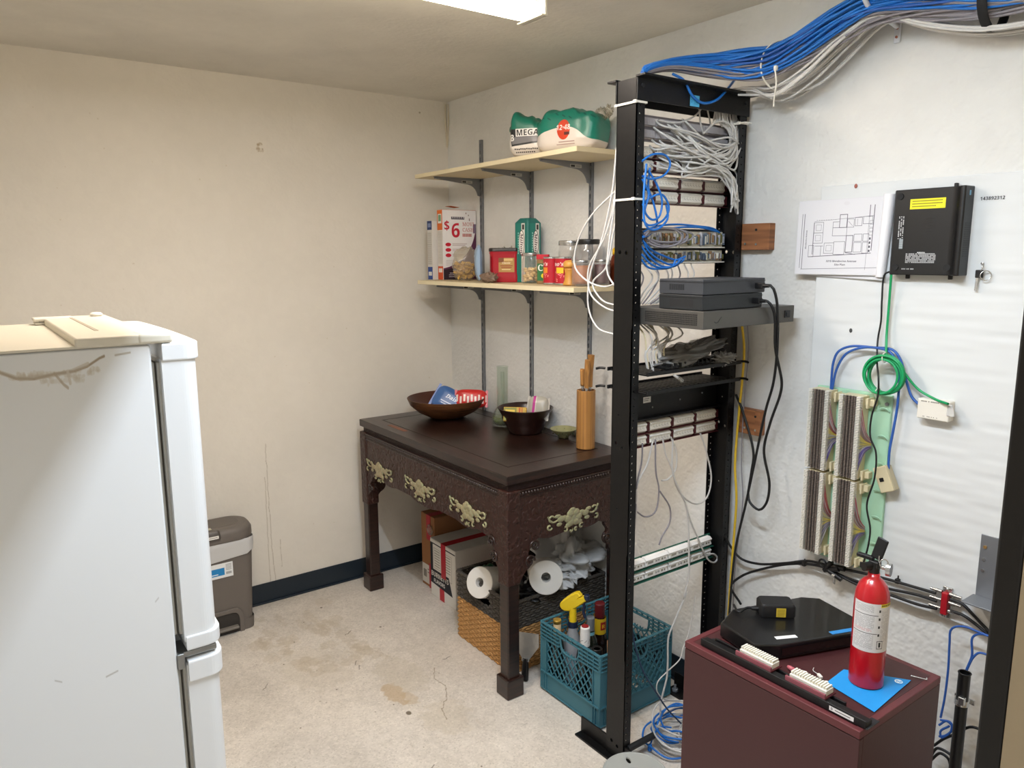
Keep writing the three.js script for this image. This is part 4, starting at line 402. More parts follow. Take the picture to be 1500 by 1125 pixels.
{ const t = thing('modem', 'black modem with a yellow label hanging on the white board', 'modem', [2.468, 1.697, BZ]);
  const W = .186, Hh = .224; const s = new THREE.Shape(); s.moveTo(-W / 2, 0); s.lineTo(W / 2, 0); s.lineTo(W / 2, .045); s.quadraticCurveTo(W / 2 - .004, .05, W / 2 - .012, .046); s.quadraticCurveTo(W / 2 - .02, .036, W / 2 - .034, .035); s.lineTo(-W / 2 + .006, .034); s.lineTo(-W / 2, .026); s.closePath();
  obj('case', new THREE.ExtrudeGeometry(s, { depth: Hh - .004, bevelEnabled: true, bevelSize: .001, bevelThickness: .002, bevelSegments: 1 }).rotateX(Math.PI / 2).translate(0, Hh / 2 - .002, 0).scale(1, 1, 1), std(0x0b0b0c, .42), t);
  const lab = (w, h, x, y, z, ry, tex) => obj('label', face(w, h, x, y, z, ry), print(tex), t);
  lab(.09, .026, -.002, .073, .0362, 0, canvasTex(256, 72, (g, w, h) => { g.fillStyle = '#f3e61c'; g.fillRect(0, 0, w, h); g.fillStyle = '#4d4a12'; for (let r = 0; r < 3; r++) for (let x = 16; x < (r == 2 ? 190 : 236); x += 11) g.fillRect(x, 12 + r * 19, 8, 7); }));
  lab(.02, .09, -.066, -.0, .0362, 0, canvasTex(48, 220, (g, w, h) => { g.fillStyle = '#0c0c0d'; g.fillRect(0, 0, w, h); g.fillStyle = '#cfcfcf'; for (let c = 0; c < 3; c++) for (let y = 6; y < 150; y += 7) if (hash(c, y, 4) > .25) g.fillRect(6 + c * 13, y, 7, 5); g.fillStyle = '#aab4b8'; g.fillRect(18, 150, 24, 64); g.fillStyle = '#333'; for (let k = 0; k < 9; k++) g.fillRect(18, 152 + k * 7, 24, 2); }));
  lab(.084, .03, -.008, -.066, .0362, 0, canvasTex(200, 72, (g, w, h) => { g.fillStyle = '#101011'; g.fillRect(0, 0, w, h); g.fillStyle = '#b9b9b9'; for (let r = 0; r < 7; r++) for (let x = 4; x < 190; x += 6) if (hash(x, r, 9) > .15) g.fillRect(x, 10 + r * 9, 5, 6); g.fillStyle = '#eee'; g.font = 'bold 10px sans-serif'; g.fillText('WARNING', 74, 9); }));
  lab(.036, .008, -.04, -.096, .0362, 0, canvasTex(96, 22, (g, w, h) => { g.fillStyle = '#0d0d0e'; g.fillRect(0, 0, w, h); g.fillStyle = '#a8a8a8'; for (const q of [4, 14, 24, 40, 50, 66, 74, 82]) g.fillRect(q, 7, 7, 9); }));
  const globe = []; for (let k = 0; k < 6; k++) { const y = (k - 2.5) * .0068, w = Math.sqrt(Math.max(0, .021 ** 2 - y * y)); globe.push(tube([[-w, y, 0], [-w * .4, y + .002, .0005], [w * .5, y + .0015, .0005], [w, y - .001, 0]], .0016, 12, 5)); } obj('embossed_globe', globe.map(g => g.translate(.008, .018, .0342)), std(0x060606, .3), t);
  for (const [x, y] of [[-.075, .095], [-.075, -.092], [.06, -.092]]) obj('rubber_foot', new THREE.CylinderGeometry(.009, .009, .003, 16).rotateX(Math.PI / 2).translate(x, y, x > 0 ? .037 : .036), M.blackMat, t);
  obj('side_vents', Array.from({ length: 16 }, (_, k) => box(.001, .0026, .026, W / 2 + .001, .02 - k * .0055, .022)), M.dark, t); obj('side_mark', box(.0012, .012, .008, W / 2 + .001, .095, .022, .0005), std(0x6fa9c9, .5), t);
  for (const [x, y] of [[-.05, -.117], [.06, -.117], [.055, .116]]) obj('hook_clip', box(.008, .012, .012, x, y, .012, .002), M.black, t); }
{ const t = thing('key_set', 'small key with a black head hanging from a hook on the board', 'keys', [2.598, 1.588, BZ + .004]); obj('hook', [tube([[0, .026, 0], [.004, .024, .01], [.006, .014, .012], [.002, .01, .01]], .0016, 14, 5), ball(.004, 0, .028, 0, 1, 1, .6, 8)], M.steel, t); obj('key_head', box(.018, .02, .006, -.002, .002, .006, .002), M.black, t); obj('key_blade', box(.006, .034, .002, -.006, -.024, .005, .0006).rotateZ(-.05), M.steel, t); obj('ring', new THREE.TorusGeometry(.012, .0013, 6, 26).rotateY(.5).translate(.014, -.002, .008), M.steel, t); }
// telephone punch-down blocks on their green plate
{ const t = thing('punch_down_frame', 'pale green frame carrying four tall punch-down terminal blocks', 'terminal frame', [0, 0, BZ]);
  const plate = obj('backplate', bb(2.172, 2.402, .715, 1.248, 0, .012, .003), M.mint, t);
  for (const y of [1.2, 1.12, 1.04, .96, .88, .8, .75]) obj('wire_clip', [new THREE.TorusGeometry(.013, .0022, 6, 14, 2.6).rotateX(.5).translate(2.386, y, .016)], M.mint, plate); for (const [x, y] of [[2.39, 1.222], [2.385, .74]]) obj('screw', new THREE.CylinderGeometry(.0055, .0055, .004, 12).rotateX(Math.PI / 2).translate(x, y, .014), M.grey, plate);
  for (const [cx, y0, y1] of [[2.208, 1.0, 1.244], [2.208, .735, .992], [2.306, .995, 1.24], [2.306, .728, .987]]) {
    const B = obj('terminal_block', [bb(cx - .03, cx + .032, y0, y1, .012, .05, .002)], M.beige, t), h = y1 - y0, n = 50, dy = h / n;
    const teeth = [], pins = [], gr = []; for (let k = 0; k < n; k++) { const y = y0 + (k + .5) * dy; for (const x of [cx - .033, cx + .02]) teeth.push(bb(x, x + .0125, y - dy * .3, y + dy * .3, .046, .062)); for (const x of [cx - .016, cx - .007, cx + .003, cx + .011]) pins.push(bb(x, x + .0055, y - dy * .28, y + dy * .28, .05, .059)); }
    obj('fanning_teeth', teeth, M.ivory, B); obj('terminal_pins', pins, std(0x8d8078, .4, { metalness: .5 }), B); obj('pin_bed', bb(cx - .019, cx + .019, y0 + .003, y1 - .003, .049, .0535), std(0x3a322d, .7), B);
    const cols = [0x8a3a34, 0x6e6a66, 0xc9b24a, 0x5a4a8a, 0xa9a3a0, 0x7d3b3b]; const byC = cols.map(() => []);
    for (let k = 0; k < 40; k++) { const y = y0 + (k + 5) * dy, f = y0 + h * .44, c = rnd() < .45 ? (rnd() < .5 ? 4 : 1) : k > 30 ? 0 : k > 22 ? 5 : k > 12 ? 2 : 3; byC[c].push(tube([[cx + .031, y, .05], [cx + .037, y * .75 + f * .25, .05], [cx + .046, y * .3 + f * .7, .042], [cx + .054, f + (k - 22) * .0006, .026]], .0008, 7, 4)); }
    byC.forEach((g, i) => g.length && obj('fan_wires', g, std(cols[i], .5), B)); for (const y of [y0 + .012, y1 - .02]) obj('mount_foot', [bb(cx + .03, cx + .058, y - .008, y + .012, .012, .034, .002), bb(cx + .04, cx + .046, y - .014, y + .016, .012, .046, .002)], M.beige, B); } }
C.blueWall.forEach((p, i) => cable(p, .0036, M.blueDeep, i ? 'blue wire arching from the terminal blocks to the hanging jack' : 'blue wire arching from the terminal blocks to the small white box', undefined, 70));
{ const t = thing('green_cable_coil', 'green network cable coiled and hung on the white board', 'cable', [2.39, 1.306, .066]); for (let k = 0; k < 7; k++) obj('turn', new THREE.TorusGeometry(.046 + (k % 3) * .004, .0034, 7, 48).scale(1, 1.04, 1).rotateZ(k).rotateX(.06 * (k % 3 - 1)).translate((k % 2) * .003, (k % 3) * .002, -.014 + k * .0046), M.green, t); for (const [x, y, a] of [[0, .052, 0], [-.012, -.05, 0]]) obj('tie', new THREE.TorusGeometry(.014, .0016, 5, 18).rotateY(Math.PI / 2).translate(x, y, 0), M.tie, t); }
cable(C.greenWall[0], .0035, M.green, 'green cable running down from the modem to the coil', undefined, 40); cable(C.greenWall[1], .0034, M.green, 'green cable from the coil to the small white box', undefined, 40);
cable(C.blackWall[0], .0026, M.cord, 'thin black wire from the modem down over the terminal blocks', undefined, 110, 'electric_cable', 'cable');
{ const t = thing('junction_box', 'small white plastic junction box on the white board', 'junction box', [2.523, 1.229, BZ]); obj('case', box(.082, .054, .032, 0, 0, .016, .003), M.ivory, t); obj('print', face(.05, .007, -.008, .021, .0324), print(canvasTex(128, 18, (g, w, h) => { g.fillStyle = '#e9e4d8'; g.fillRect(0, 0, w, h); g.fillStyle = '#6b665c'; for (let x = 4; x < 120; x += 8) if (hash(x, 3, 2) > .2) g.fillRect(x, 5, 6, 8); })), t); obj('print', face(.05, .006, -.004, -.02, .0324), print(canvasTex(128, 16, (g, w, h) => { g.fillStyle = '#e9e4d8'; g.fillRect(0, 0, w, h); g.fillStyle = '#7b766c'; for (let x = 4; x < 120; x += 7) if (hash(x, 1, 2) > .3) g.fillRect(x, 5, 5, 6); })), t); obj('clip', [box(.012, .03, .01, .042, .005, .03, .002), box(.01, .026, .004, .05, -.006, .036, .001).rotateZ(.2)], M.whiteCable, t); }
{ const t = thing('wall_jack', 'beige telephone jack dangling on a blue wire', 'jack', [2.408, 1.01, .045]); t.rotation.z = .42; obj('case', box(.04, .074, .026, 0, 0, 0, .003), M.beige, t); obj('socket', box(.012, .011, .003, -.004, .0, .0135, .001), M.black, t); obj('side_cover', box(.006, .07, .022, .021, 0, 0, .001), std(0xb9ae90, .5), t); }
// wooden blocks behind the rack
for (const [x0, x1, y0, y1, lab] of [[1.853, 1.973, 1.655, 1.739, 'upper wooden block screwed to the wall behind the rack'], [1.885, 1.973, 1.047, 1.131, 'lower wooden block screwed to the wall behind the rack']]) { const t = thing('wood_block', lab, 'wood block', [0, 0, 0], 0, 'wood blocks on the wall'); obj('block', mUV(bb(x0, x1, y0, y1, 0, .03, .002), y0), M.plyBlock, t); for (const [x, y] of [[x0 + .07, y1 - .02], [x0 + .072, y0 + .018], [x0 + .03, y0 + .02]]) obj('screw_head', new THREE.CylinderGeometry(.004, .004, .002, 10).rotateX(Math.PI / 2).translate(x, y, .031), y > y0 + .05 ? M.dark : M.steel, t); }
// coax cables and their red splitter
['black coax cable running along the foot of the board from the far post, upper one', 'black coax cable curving up from the cabinet to the foot of the board', 'short black coax cable beneath the others by the extinguisher', 'black coax cable leaving the red splitter to the right, upper one', 'black coax cable leaving the red splitter to the right, lower one'].forEach((l, i) => cable(i > 2 ? [...C.coax[i], [2.78, .655 - .012 * i, .035], [2.9, .66 - .012 * i, .03]] : C.coax[i], .0042, M.cord, l, undefined, 60, 'coax_cable'));
{ const t = thing('coax_splitter', 'small red and silver coax splitter on the white board', 'splitter', [2.592, .7, .02]); obj('plate', box(.026, .088, .006, 0, 0, .003, .002), M.steel, t); obj('body', box(.016, .062, .016, 0, 0, .014, .002), std(0xa81624, .4), t); for (const s of [-1, 1]) for (const y of [.03, .006, -.018]) obj('connector', [new THREE.CylinderGeometry(.0055, .0055, .016, 6).rotateZ(Math.PI / 2).translate(s * .018, y, .014), new THREE.CylinderGeometry(.0042, .0042, .014, 10).rotateZ(Math.PI / 2).translate(s * .033, y, .014)], M.steel, t); for (const y of [.038, -.038]) obj('screw', ball(.005, 0, y, .008, 1, 1, .6, 8), M.steel, t); }
{ const t = thing('cable_splice', 'cluster of black splice connectors under the terminal blocks', 'connector', [2.27, .69, .05]); for (const [x, y, a, l] of [[0, 0, .4, .05], [.014, -.012, -.3, .045], [-.012, .008, 1.0, .04], [.01, .012, .1, .06]]) obj('connector', new THREE.CylinderGeometry(.007, .008, l, 10).rotateZ(Math.PI / 2 + a).translate(x, y, rr(-.006, .006)), M.black, t); obj('ring', new THREE.TorusGeometry(.011, .003, 6, 18).translate(-.03, .012, .004), M.black, t); obj('ground_clamp', [cyl(.004, .004, .03, .012, -.026, .004, 8), box(.012, .008, .01, .012, -.012, .008, .002)], M.steel, t); }
for (const [x, y, lab] of [[2.165, .668, 'small black clip holding the coax at the board corner'], [2.46, .716, 'small black clip on the coax right of the extinguisher']]) tag(obj('cable_clip', [box(.012, .014, .012, x, y, .032, .002), cyl(.002, .002, .012, x, y + .01, .03, 6)], M.black), lab, 'clip');
// steel bracket by the doorway
{ const t = thing('steel_bracket', 'bent sheet steel bracket on the wall beside the doorway', 'bracket', [2.66, .745, BZ]); obj('upright', bb(0, .2, 0, .172, 0, .004, .001), M.galv, t); obj('shelf', bb(-.005, .2, 0, .004, .004, .075, .001), M.galv, t); for (const y of [.14, .105, .075]) obj('screw', new THREE.CylinderGeometry(.0045, .0045, .003, 10).rotateX(Math.PI / 2).translate(.012, y, .005), y > .12 ? std(0xb08d57, .4, { metalness: .7 }) : M.steel, t); }
const onward = (p, d = .14) => { const q = p[p.length - 1]; return [...p, [q[0] + d * .5, q[1] - .006, q[2]], [q[0] + d, q[1] - .02, q[2]]]; };
C.blueLow.forEach((p, i) => cable(i < 3 ? onward(p) : p, .003, M.blueDeep, i < 1 ? 'blue wire arching low on the wall behind the cabinet' : i < 3 ? 'blue wire rising out of the black conduit pipe' : 'blue wire coiled behind the right corner of the cabinet', i < 1 ? undefined : i < 3 ? 'wires in the conduit' : 'low coil', 50));
C.blackLow.forEach((p, i) => cable(i === 1 ? onward(p) : p, .0038, M.cord, 'black wire in the tangle behind the right corner of the cabinet', 'low black wires', 40));
{ const t = thing('conduit_pipe', 'upright black conduit pipe behind the cabinet near the doorway', 'pipe', [2.676, 0, .08]); obj('pipe', [new THREE.CylinderGeometry(.015, .015, .55, 18, 1, true).translate(0, .275, 0), new THREE.TorusGeometry(.0145, .002, 6, 20).rotateX(Math.PI / 2).translate(0, .55, 0)], std(0x0f0f10, .4, { side: THREE.DoubleSide }), t); obj('clamp', [cyl(.018, .018, .016, 0, .468, 0, 18), box(.05, .014, .004, 0, .468, -.016, .001), box(.016, .022, .012, .006, .478, .016, .002)], M.steel, t); }
{ const t = thing('power_adapter', 'black power adapter on the floor behind the cabinet corner', 'adapter', [2.77, 0, .2]); obj('body', box(.07, .05, .11, 0, .026, 0, .006), M.black, t); obj('light', box(.006, .004, .012, -.0, .052, .03, .001), std(0x8e1420, .4), t); }
// ---------------------------------------------------------------- shapes for containers
function rring(hw, hd, r, n = 10) { const p = []; const c = [[hw - r, hd - r, 0], [-hw + r, hd - r, 1], [-hw + r, -hd + r, 2], [hw - r, -hd + r, 3]]; for (const [x, z, q] of c) for (let k = 0; k <= n; k++) { const a = (q + k / n) * Math.PI / 2; p.push([x + r * Math.cos(a), z + r * Math.sin(a)]); } return p; }
function loft(rings, capB = true, capT = true) { // rings: [y, hw, hd, r, cx, cz]
  const R = rings.map(([y, hw, hd, r, cx = 0, cz = 0]) => rring(hw, hd, r).map(([x, z]) => [x + cx, y, z + cz])), n = R[0].length, pos = [], uv = [], idx = [];
  R.forEach((g, j) => { for (let i = 0; i <= n; i++) { pos.push(...g[i % n]); uv.push(i / n, j / (R.length - 1)); } });
  for (let j = 0; j < R.length - 1; j++) for (let i = 0; i < n; i++) { const a = j * (n + 1) + i, b = a + 1, c = a + n + 1, d = c + 1; idx.push(a, c, b, b, c, d); }
  const cap = (g, up) => { const c0 = pos.length / 3; let sx = 0, sz = 0; g.forEach(p => { sx += p[0]; sz += p[2]; }); pos.push(sx / n, g[0][1], sz / n); uv.push(.5, .5); g.forEach(p => { pos.push(...p); uv.push(p[0], p[2]); }); for (let i = 0; i < n; i++) up ? idx.push(c0, c0 + 1 + (i + 1) % n, c0 + 1 + i) : idx.push(c0, c0 + 1 + i, c0 + 1 + (i + 1) % n); };
  if (capB) cap(R[0], false); if (capT) cap(R[R.length - 1], true);
  const g = new THREE.BufferGeometry(); g.setAttribute('position', new THREE.Float32BufferAttribute(pos, 3)); g.setAttribute('uv', new THREE.Float32BufferAttribute(uv, 2)); g.setIndex(idx); g.computeVertexNormals(); return g; }
// ---------------------------------------------------------------- pedal bin
{ const t = thing('pedal_bin', 'taupe plastic pedal bin beside the refrigerator', 'bin', [.122, 0, 1.318]); const m = M.greyPlastic;
  const s = new THREE.Shape(); const w = .138, arch = [-.06, .06, .088]; // front wall outline with its pedal arch
  obj('body', loft([[.012, .082, .125, .03], [.1, .084, .129, .032], [.40, .094, .143, .038]], false, false), m, t);
  obj('base', [loft([[0, .086, .131, .034], [.05, .087, .133, .034]], true, false), bb(-.08, .08, .05, .054, -.12, .12)], m, t);
  const arc = new THREE.Shape(); arc.moveTo(-.078, 0); arc.lineTo(-.078, .06); arc.bezierCurveTo(-.078, .1, -.06, .112, -.035, .112); arc.lineTo(.035, .112); arc.bezierCurveTo(.06, .112, .078, .1, .078, .06); arc.lineTo(.078, 0); arc.lineTo(.062, 0); arc.lineTo(.062, .055); arc.bezierCurveTo(.062, .085, .05, .097, .03, .097); arc.lineTo(-.03, .097); arc.bezierCurveTo(-.05, .097, -.062, .085, -.062, .055); arc.lineTo(-.062, 0); arc.closePath();
  obj('pedal_arch', ext(arc, .014, .002).rotateY(Math.PI / 2).translate(.078, .0, 0), m, t);
  const inn = new THREE.Shape(); inn.moveTo(-.062, 0); inn.lineTo(-.062, .055); inn.bezierCurveTo(-.062, .085, -.05, .097, -.03, .097); inn.lineTo(.03, .097); inn.bezierCurveTo(.05, .097, .062, .085, .062, .055); inn.lineTo(.062, 0); inn.closePath();
  obj('shaded_recess_panel', ext(inn, .003).rotateY(Math.PI / 2).translate(.085, .001, 0), std(0x35312d, .7), t); obj('pedal', box(.045, .012, .106, .088, .03, 0, .005), std(0x7b756d, .5), t);  // dark raised panel paints the shade of the pedal recess
  obj('lid', loft([[.425, .1, .15, .075], [.432, .104, .155, .085], [.462, .103, .154, .085], [.478, .094, .145, .078], [.482, .075, .125, .06]], true, true), m, t);
  obj('shaded_lid_dish', loft([[.4815, .06, .075, .05, -.01, -.035], [.4835, .056, .071, .048, -.01, -.035]], false, true), std(0x645d56, .5), t);  // flat pad, the shade of a hollow put into its darker plastic tone
  obj('latch', [loft([[.45, .018, .034, .012, .094, .03], [.478, .016, .032, .012, .09, .03], [.486, .012, .026, .01, .086, .03]], true, true)], std(0x57514b, .4), t);
  obj('latch_plate', face(.044, .013, .1125, .462, .03, Math.PI / 2), print(canvasTex(96, 28, (g, w, h) => { g.fillStyle = '#f2efe8'; g.fillRect(0, 0, w, h); g.fillStyle = '#8d8880'; g.fillRect(10, 11, 76, 6); })), t);
  obj('lid_sticker', box(.024, .001, .052, .05, .4835, .048), std(0xcac5ad, .6), t);
  { const g = loft([[.355, .097, .147, .04], [.37, .101, .151, .042], [.39, .1, .15, .042], [.41, .102, .152, .045], [.426, .098, .148, .045]], false, false), p = g.attributes.position; for (let i = 0; i < p.count; i++) { const a = Math.atan2(p.getZ(i), p.getX(i)), y = p.getY(i), k = 1 + .025 * Math.sin(a * 9 + y * 50) * Math.sin(y * 90 + a * 3); p.setXYZ(i, p.getX(i) * k, y + (y < .365 ? .018 * Math.sin(a * 5 + 1) : 0), p.getZ(i) * k); } g.computeVertexNormals(); obj('bag_liner', g, M.bag, t); }
  obj('label', face(.108, .066, .0945, .302, .008, Math.PI / 2, 0), print(canvasTex(216, 132, (g, w, h) => { g.fillStyle = '#e9ebea'; g.fillRect(0, 0, w, h); g.fillStyle = '#1d86c6'; g.fillRect(10, 42, 134, 66); g.fillStyle = '#e9f2f8'; g.fillRect(20, 90, 70, 8); g.fillStyle = '#777'; for (let k = 0; k < 5; k++) g.fillRect(156, 16 + k * 12, 48, 4); for (let k = 0; k < 14; k++) g.fillRect(156 + k * 3.4, 84, 2, 22); })), t); }
// ---------------------------------------------------------------- on the carved table
{ const t = thing('wooden_bowl', 'wide shallow wooden bowl on the left of the carved table', 'bowl', [.352, TY + .001, .25]); const bowl = lathe([[0, 0], [.07, 0], [.085, .004], [.14, .032], [.178, .066], [.192, .098], [.187, .099], [.172, .07], [.135, .04], [.08, .014], [0, .01]], 56); obj('shell', bowl, M.acacia, t); obj('lining', lathe([[0, .0115], [.08, .0155], [.134, .041], [.171, .071], [.1855, .0985]], 48), std(0x4a261a, .4, { side: THREE.DoubleSide }), t); }
function pouch(name, label, cat, w, h, d, m, pos, rot, sd, tex) { const t = thing(name, label, cat, pos); t.rotation.set(...rot); const g = new THREE.SphereGeometry(1, 28, 18), p = g.attributes.position; for (let i = 0; i < p.count; i++) { let x = p.getX(i), y = p.getY(i), z = p.getZ(i); const f = q => Math.sign(q) * Math.pow(Math.abs(q), .55); x = f(x); y = f(y); const e = Math.max(Math.abs(x), Math.abs(y)); z *= .35 + .65 * (1 - e ** 4); z += (vnoise(x * 3 + 9, y * 3 + 9, 999, sd) - .5) * .35 * (1 - e * .6); p.setXYZ(i, x * w / 2, y * h / 2, z * d / 2); } const q = mergeVertices(g); q.computeVertexNormals(); const uv = q.attributes.uv, pp = q.attributes.position; for (let i = 0; i < uv.count; i++) uv.setXY(i, pp.getX(i) / w + .5, pp.getY(i) / h + .5); obj('pouch', q, tex ? print(tex, .35) : m, t); for (const s of [-1, 1]) obj('seal', box(.012, h * .92, .0015, s * (w / 2 - .001), 0, 0), m, t); return t; }
pouch('snack_bag', 'blue snack bag lying in the wide wooden bowl', 'snack bag', .15, .13, .045, std(0x3b62a8, .35), [.385, TY + .085, .26], [-.75, .85, .1], 3, canvasTex(256, 220, (g, w, h) => { g.fillStyle = '#41679f'; g.fillRect(0, 0, w, h); g.fillStyle = '#e8ecf4'; g.font = 'italic bold 46px serif'; g.fillText('Daisy', 90, 100); g.fillStyle = '#c9d4e8'; g.fillRect(70, 130, 120, 8); g.fillRect(80, 150, 90, 6); g.fillStyle = '#2c4c88'; g.fillRect(0, 190, w, 30); }));
pouch('snack_bag', 'red and white snack bag at the back of the wide wooden bowl', 'snack bag', .15, .09, .04, std(0xc02a2a, .35), [.455, TY + .098, .175], [-.6, .9, .45], 8, canvasTex(256, 160, (g, w, h) => { g.fillStyle = '#c92b27'; g.fillRect(0, 0, w, h); g.fillStyle = '#f0e2d8'; for (let k = 0; k < 9; k++) g.fillRect(k * 30 + 4, 50 + (k % 2) * 16, 16, 60); g.fillStyle = '#a01818'; g.fillRect(0, 130, w, 30); }));
{ const t = thing('glass_vase', 'narrow-necked glass flask with green liquid on the table', 'glass flask', [.668, TY + .001, .142]); obj('glass', lathe([[0, 0], [.046, 0], [.05, .006], [.05, .03], [.046, .05], [.036, .07], [.028, .085], [.027, .1], [.0265, .27], [.0285, .276], [.0255, .276], [.0235, .27], [.0235, .1], [.025, .085], [.033, .068], [.042, .048], [.046, .03], [.045, .008], [0, .006]], 36), M.glass, t); obj('liquid', lathe([[0, .008], [.0445, .0085], [.0452, .03], [.0435, .042], [0, .042]], 32), phys(0x7a8a1c, .1, { transmission: .5, thickness: 0 }), t); obj('inner_tube', new THREE.CylinderGeometry(.009, .009, .16, 14, 1, true).translate(.002, .17, 0), M.glass, t); }
{ const t = thing('dark_bowl', 'dark brown bowl with ridged sides on the carved table', 'bowl', [.842, TY + .001, .142]); obj('shell', lathe([[0, 0], [.07, 0], [.074, .006], [.078, .016], [.09, .04], [.088, .044], [.104, .068], [.102, .072], [.118, .104], [.124, .112], [.12, .114], [.11, .1], [.085, .05], [.07, .014], [0, .012]], 48), std(0x27130f, .3), t); }
{ const t = thing('snack_box', 'yellow cardboard box leaning in the dark bowl', 'box', [.845, TY + .088, .2]); t.rotation.set(-.5, .75, .35); obj('carton', box(.1, .062, .034, 0, 0, 0, .002), std(0xd9a52a, .6), t); obj('front', face(.096, .058, 0, 0, .0176), print(canvasTex(192, 116, (g, w, h) => { g.fillStyle = '#c9a33a'; g.fillRect(0, 0, w, h); g.fillStyle = '#8a8a3a'; g.fillRect(0, 0, 110, h); g.fillStyle = '#e8c84e'; g.fillRect(12, 20, 84, 26); g.fillStyle = '#c4541e'; g.fillRect(130, 0, 14, h); g.fillRect(154, 0, 8, h); })), t); }
pouch('zip_pouch', 'grey zip pouch with a magenta stripe in the dark bowl', 'pouch', .09, .11, .03, std(0xb5afa5, .4), [.905, TY + .115, .12], [-.4, .7, .2], 5, canvasTex(128, 160, (g, w, h) => { g.fillStyle = '#aaa598'; g.fillRect(0, 0, w, h); g.fillStyle = '#b62a86'; g.fillRect(30, 0, 16, h); g.fillStyle = '#c9c4b8'; g.fillRect(46, 0, 6, h); }));
{ const t = thing('small_dish', 'little footed ceramic dish beside the bamboo canister', 'dish', [1.025, TY + .001, .075]); obj('shell', lathe([[0, 0], [.022, 0], [.024, .008], [.034, .016], [.054, .034], [.06, .04], [.057, .041], [.04, .026], [.02, .013], [0, .012]], 40), std(0x8c8a62, .35), t); obj('glaze_spots', Array.from({ length: 16 }, (_, k) => ball(.0035, .046 * Math.cos(k * .393), .028 + (k % 2) * -.006, .046 * Math.sin(k * .393), 1, 1, 1, 6)), std(0x3a4a2c, .4), t); }
{ const t = thing('bamboo_canister', 'tall bamboo canister at the right end of the table', 'canister', [1.212, TY + .001, .115]); obj('wall', lathe([[0, 0], [.037, 0], [.038, .003], [.038, .238], [.0365, .24], [.033, .24], [.033, .02], [0, .02]], 36), M.bamboo, t); obj('seam', bb(-.0006, .0006, .01, .23, .0376, .0385), std(0x9a6a34, .6), t); }
for (const [x, z, h, rz, rx, lab, kind] of [[1.2, .118, .13, .06, 0, 'short round wooden handle standing in the bamboo canister', 0], [1.222, .105, .19, -.05, .02, 'tall wooden handle with a flared end in the bamboo canister', 1], [1.226, .128, .185, -.1, .06, 'flat wooden handle leaning right in the bamboo canister', 2]]) { const t = thing('wooden_utensil', lab, 'utensil', [x, TY + .165, z], 0, 'handles in the canister'); t.rotation.set(rx, 0, rz); obj('ferrule', cyl(.006, .006, .08, 0, .06, 0, 12), M.steel, t); obj('handle', kind === 0 ? lathe([[0, .09], [.009, .09], [.0095, .1], [.0095, h + .025], [.008, h + .03], [0, h + .031]], 18) : kind === 1 ? loft([[.09, .009, .008, .006], [.15, .0095, .008, .006], [h, .013, .01, .008], [h + .03, .014, .011, .009]], true, true) : loft([[.09, .01, .006, .005], [.15, .012, .007, .005], [h + .02, .011, .007, .006]], true, true), M.bamboo, t); }
// ---------------------------------------------------------------- under the table
function carton(name, label, x, y, z, w, h, d, turn, m, add) { const t = thing(name, label, 'box', [x, y, z], turn); obj('carton', box(w, h, d, 0, h / 2, 0, .003), m, t); obj('top_flap', [box(w * .998, .003, d * .495, 0, h + .0015, d * .25), box(w * .998, .003, d * .495, 0, h + .0015, -d * .25)], m, t); add && add(t); return t; }
carton('cardboard_box', 'plain brown cardboard box with red tape under the table', .318, 0, .18, .13, .375, .35, 0, M.card, t => { obj('tape', bb(-.01, .03, .25, .378, .1755, .177), M.redTape, t); obj('tape', bb(-.01, .03, .3783, .3797, -.12, .177), M.redTape, t); obj('tape', bb(.01, .05, .0, .13, .177, .178), M.redTape, t); obj('label', face(.12, .1, .0, .065, .1765), print(canvasTex(200, 100, (g, w, h) => { g.fillStyle = '#d7d3cb'; g.fillRect(0, 0, w, h); g.fillStyle = '#8a857c'; g.fillRect(20, 30, 50, 40); g.fillRect(86, 20, 90, 6); g.fillRect(86, 36, 80, 6); })), t); obj('tape_tail', lump(.03, .03, .008, .5, 5, 4, 14).translate(.03, .31, .18), M.film, t); });
const burn = canvasTex(256, 310, (g, w, h) => { g.fillStyle = '#dedbd4'; g.fillRect(0, 0, w, h); g.fillStyle = '#171c26'; g.fillRect(0, 18, 26, 200); g.fillRect(0, 14, w, 6); g.beginPath(); g.moveTo(0, 160); g.lineTo(190, 160); g.lineTo(226, 254); g.lineTo(0, 240); g.fill(); g.fillStyle = '#e9e6df'; g.font = 'bold 37px sans-serif'; g.fillText('BURNETTS', 4, 200); g.font = 'bold 28px sans-serif'; g.fillText('FLAVORS', 30, 232); g.strokeStyle = '#8a8780'; g.lineWidth = 2; g.strokeRect(36, 40, 70, 110); g.strokeRect(150, 40, 70, 140); g.fillStyle = '#9a9790'; for (let k = 0; k < 7; k++) { g.fillRect(44, 50 + k * 14, 54, 5); g.fillRect(158, 50 + k * 14, 50, 5); } });
carton('carton_box', 'white and black printed carton with red tape under the table', .507, 0, .25, .23, .288, .27, 0, std(0xd4d0c8, .75), t => { obj('front_print', face(.226, .284, 0, .144, .1357), print(burn, .7), t); obj('side_print', face(.2, .08, .1157, .06, .02, Math.PI / 2), std(0x14161b, .7), t); for (const g of [bb(-.012, .03, .12, .292, .1362, .137), bb(-.03, .012, .0, .06, .1362, .137), bb(-.012, .03, .2915, .293, -.12, .137)]) obj('tape', g, M.redTape, t); });
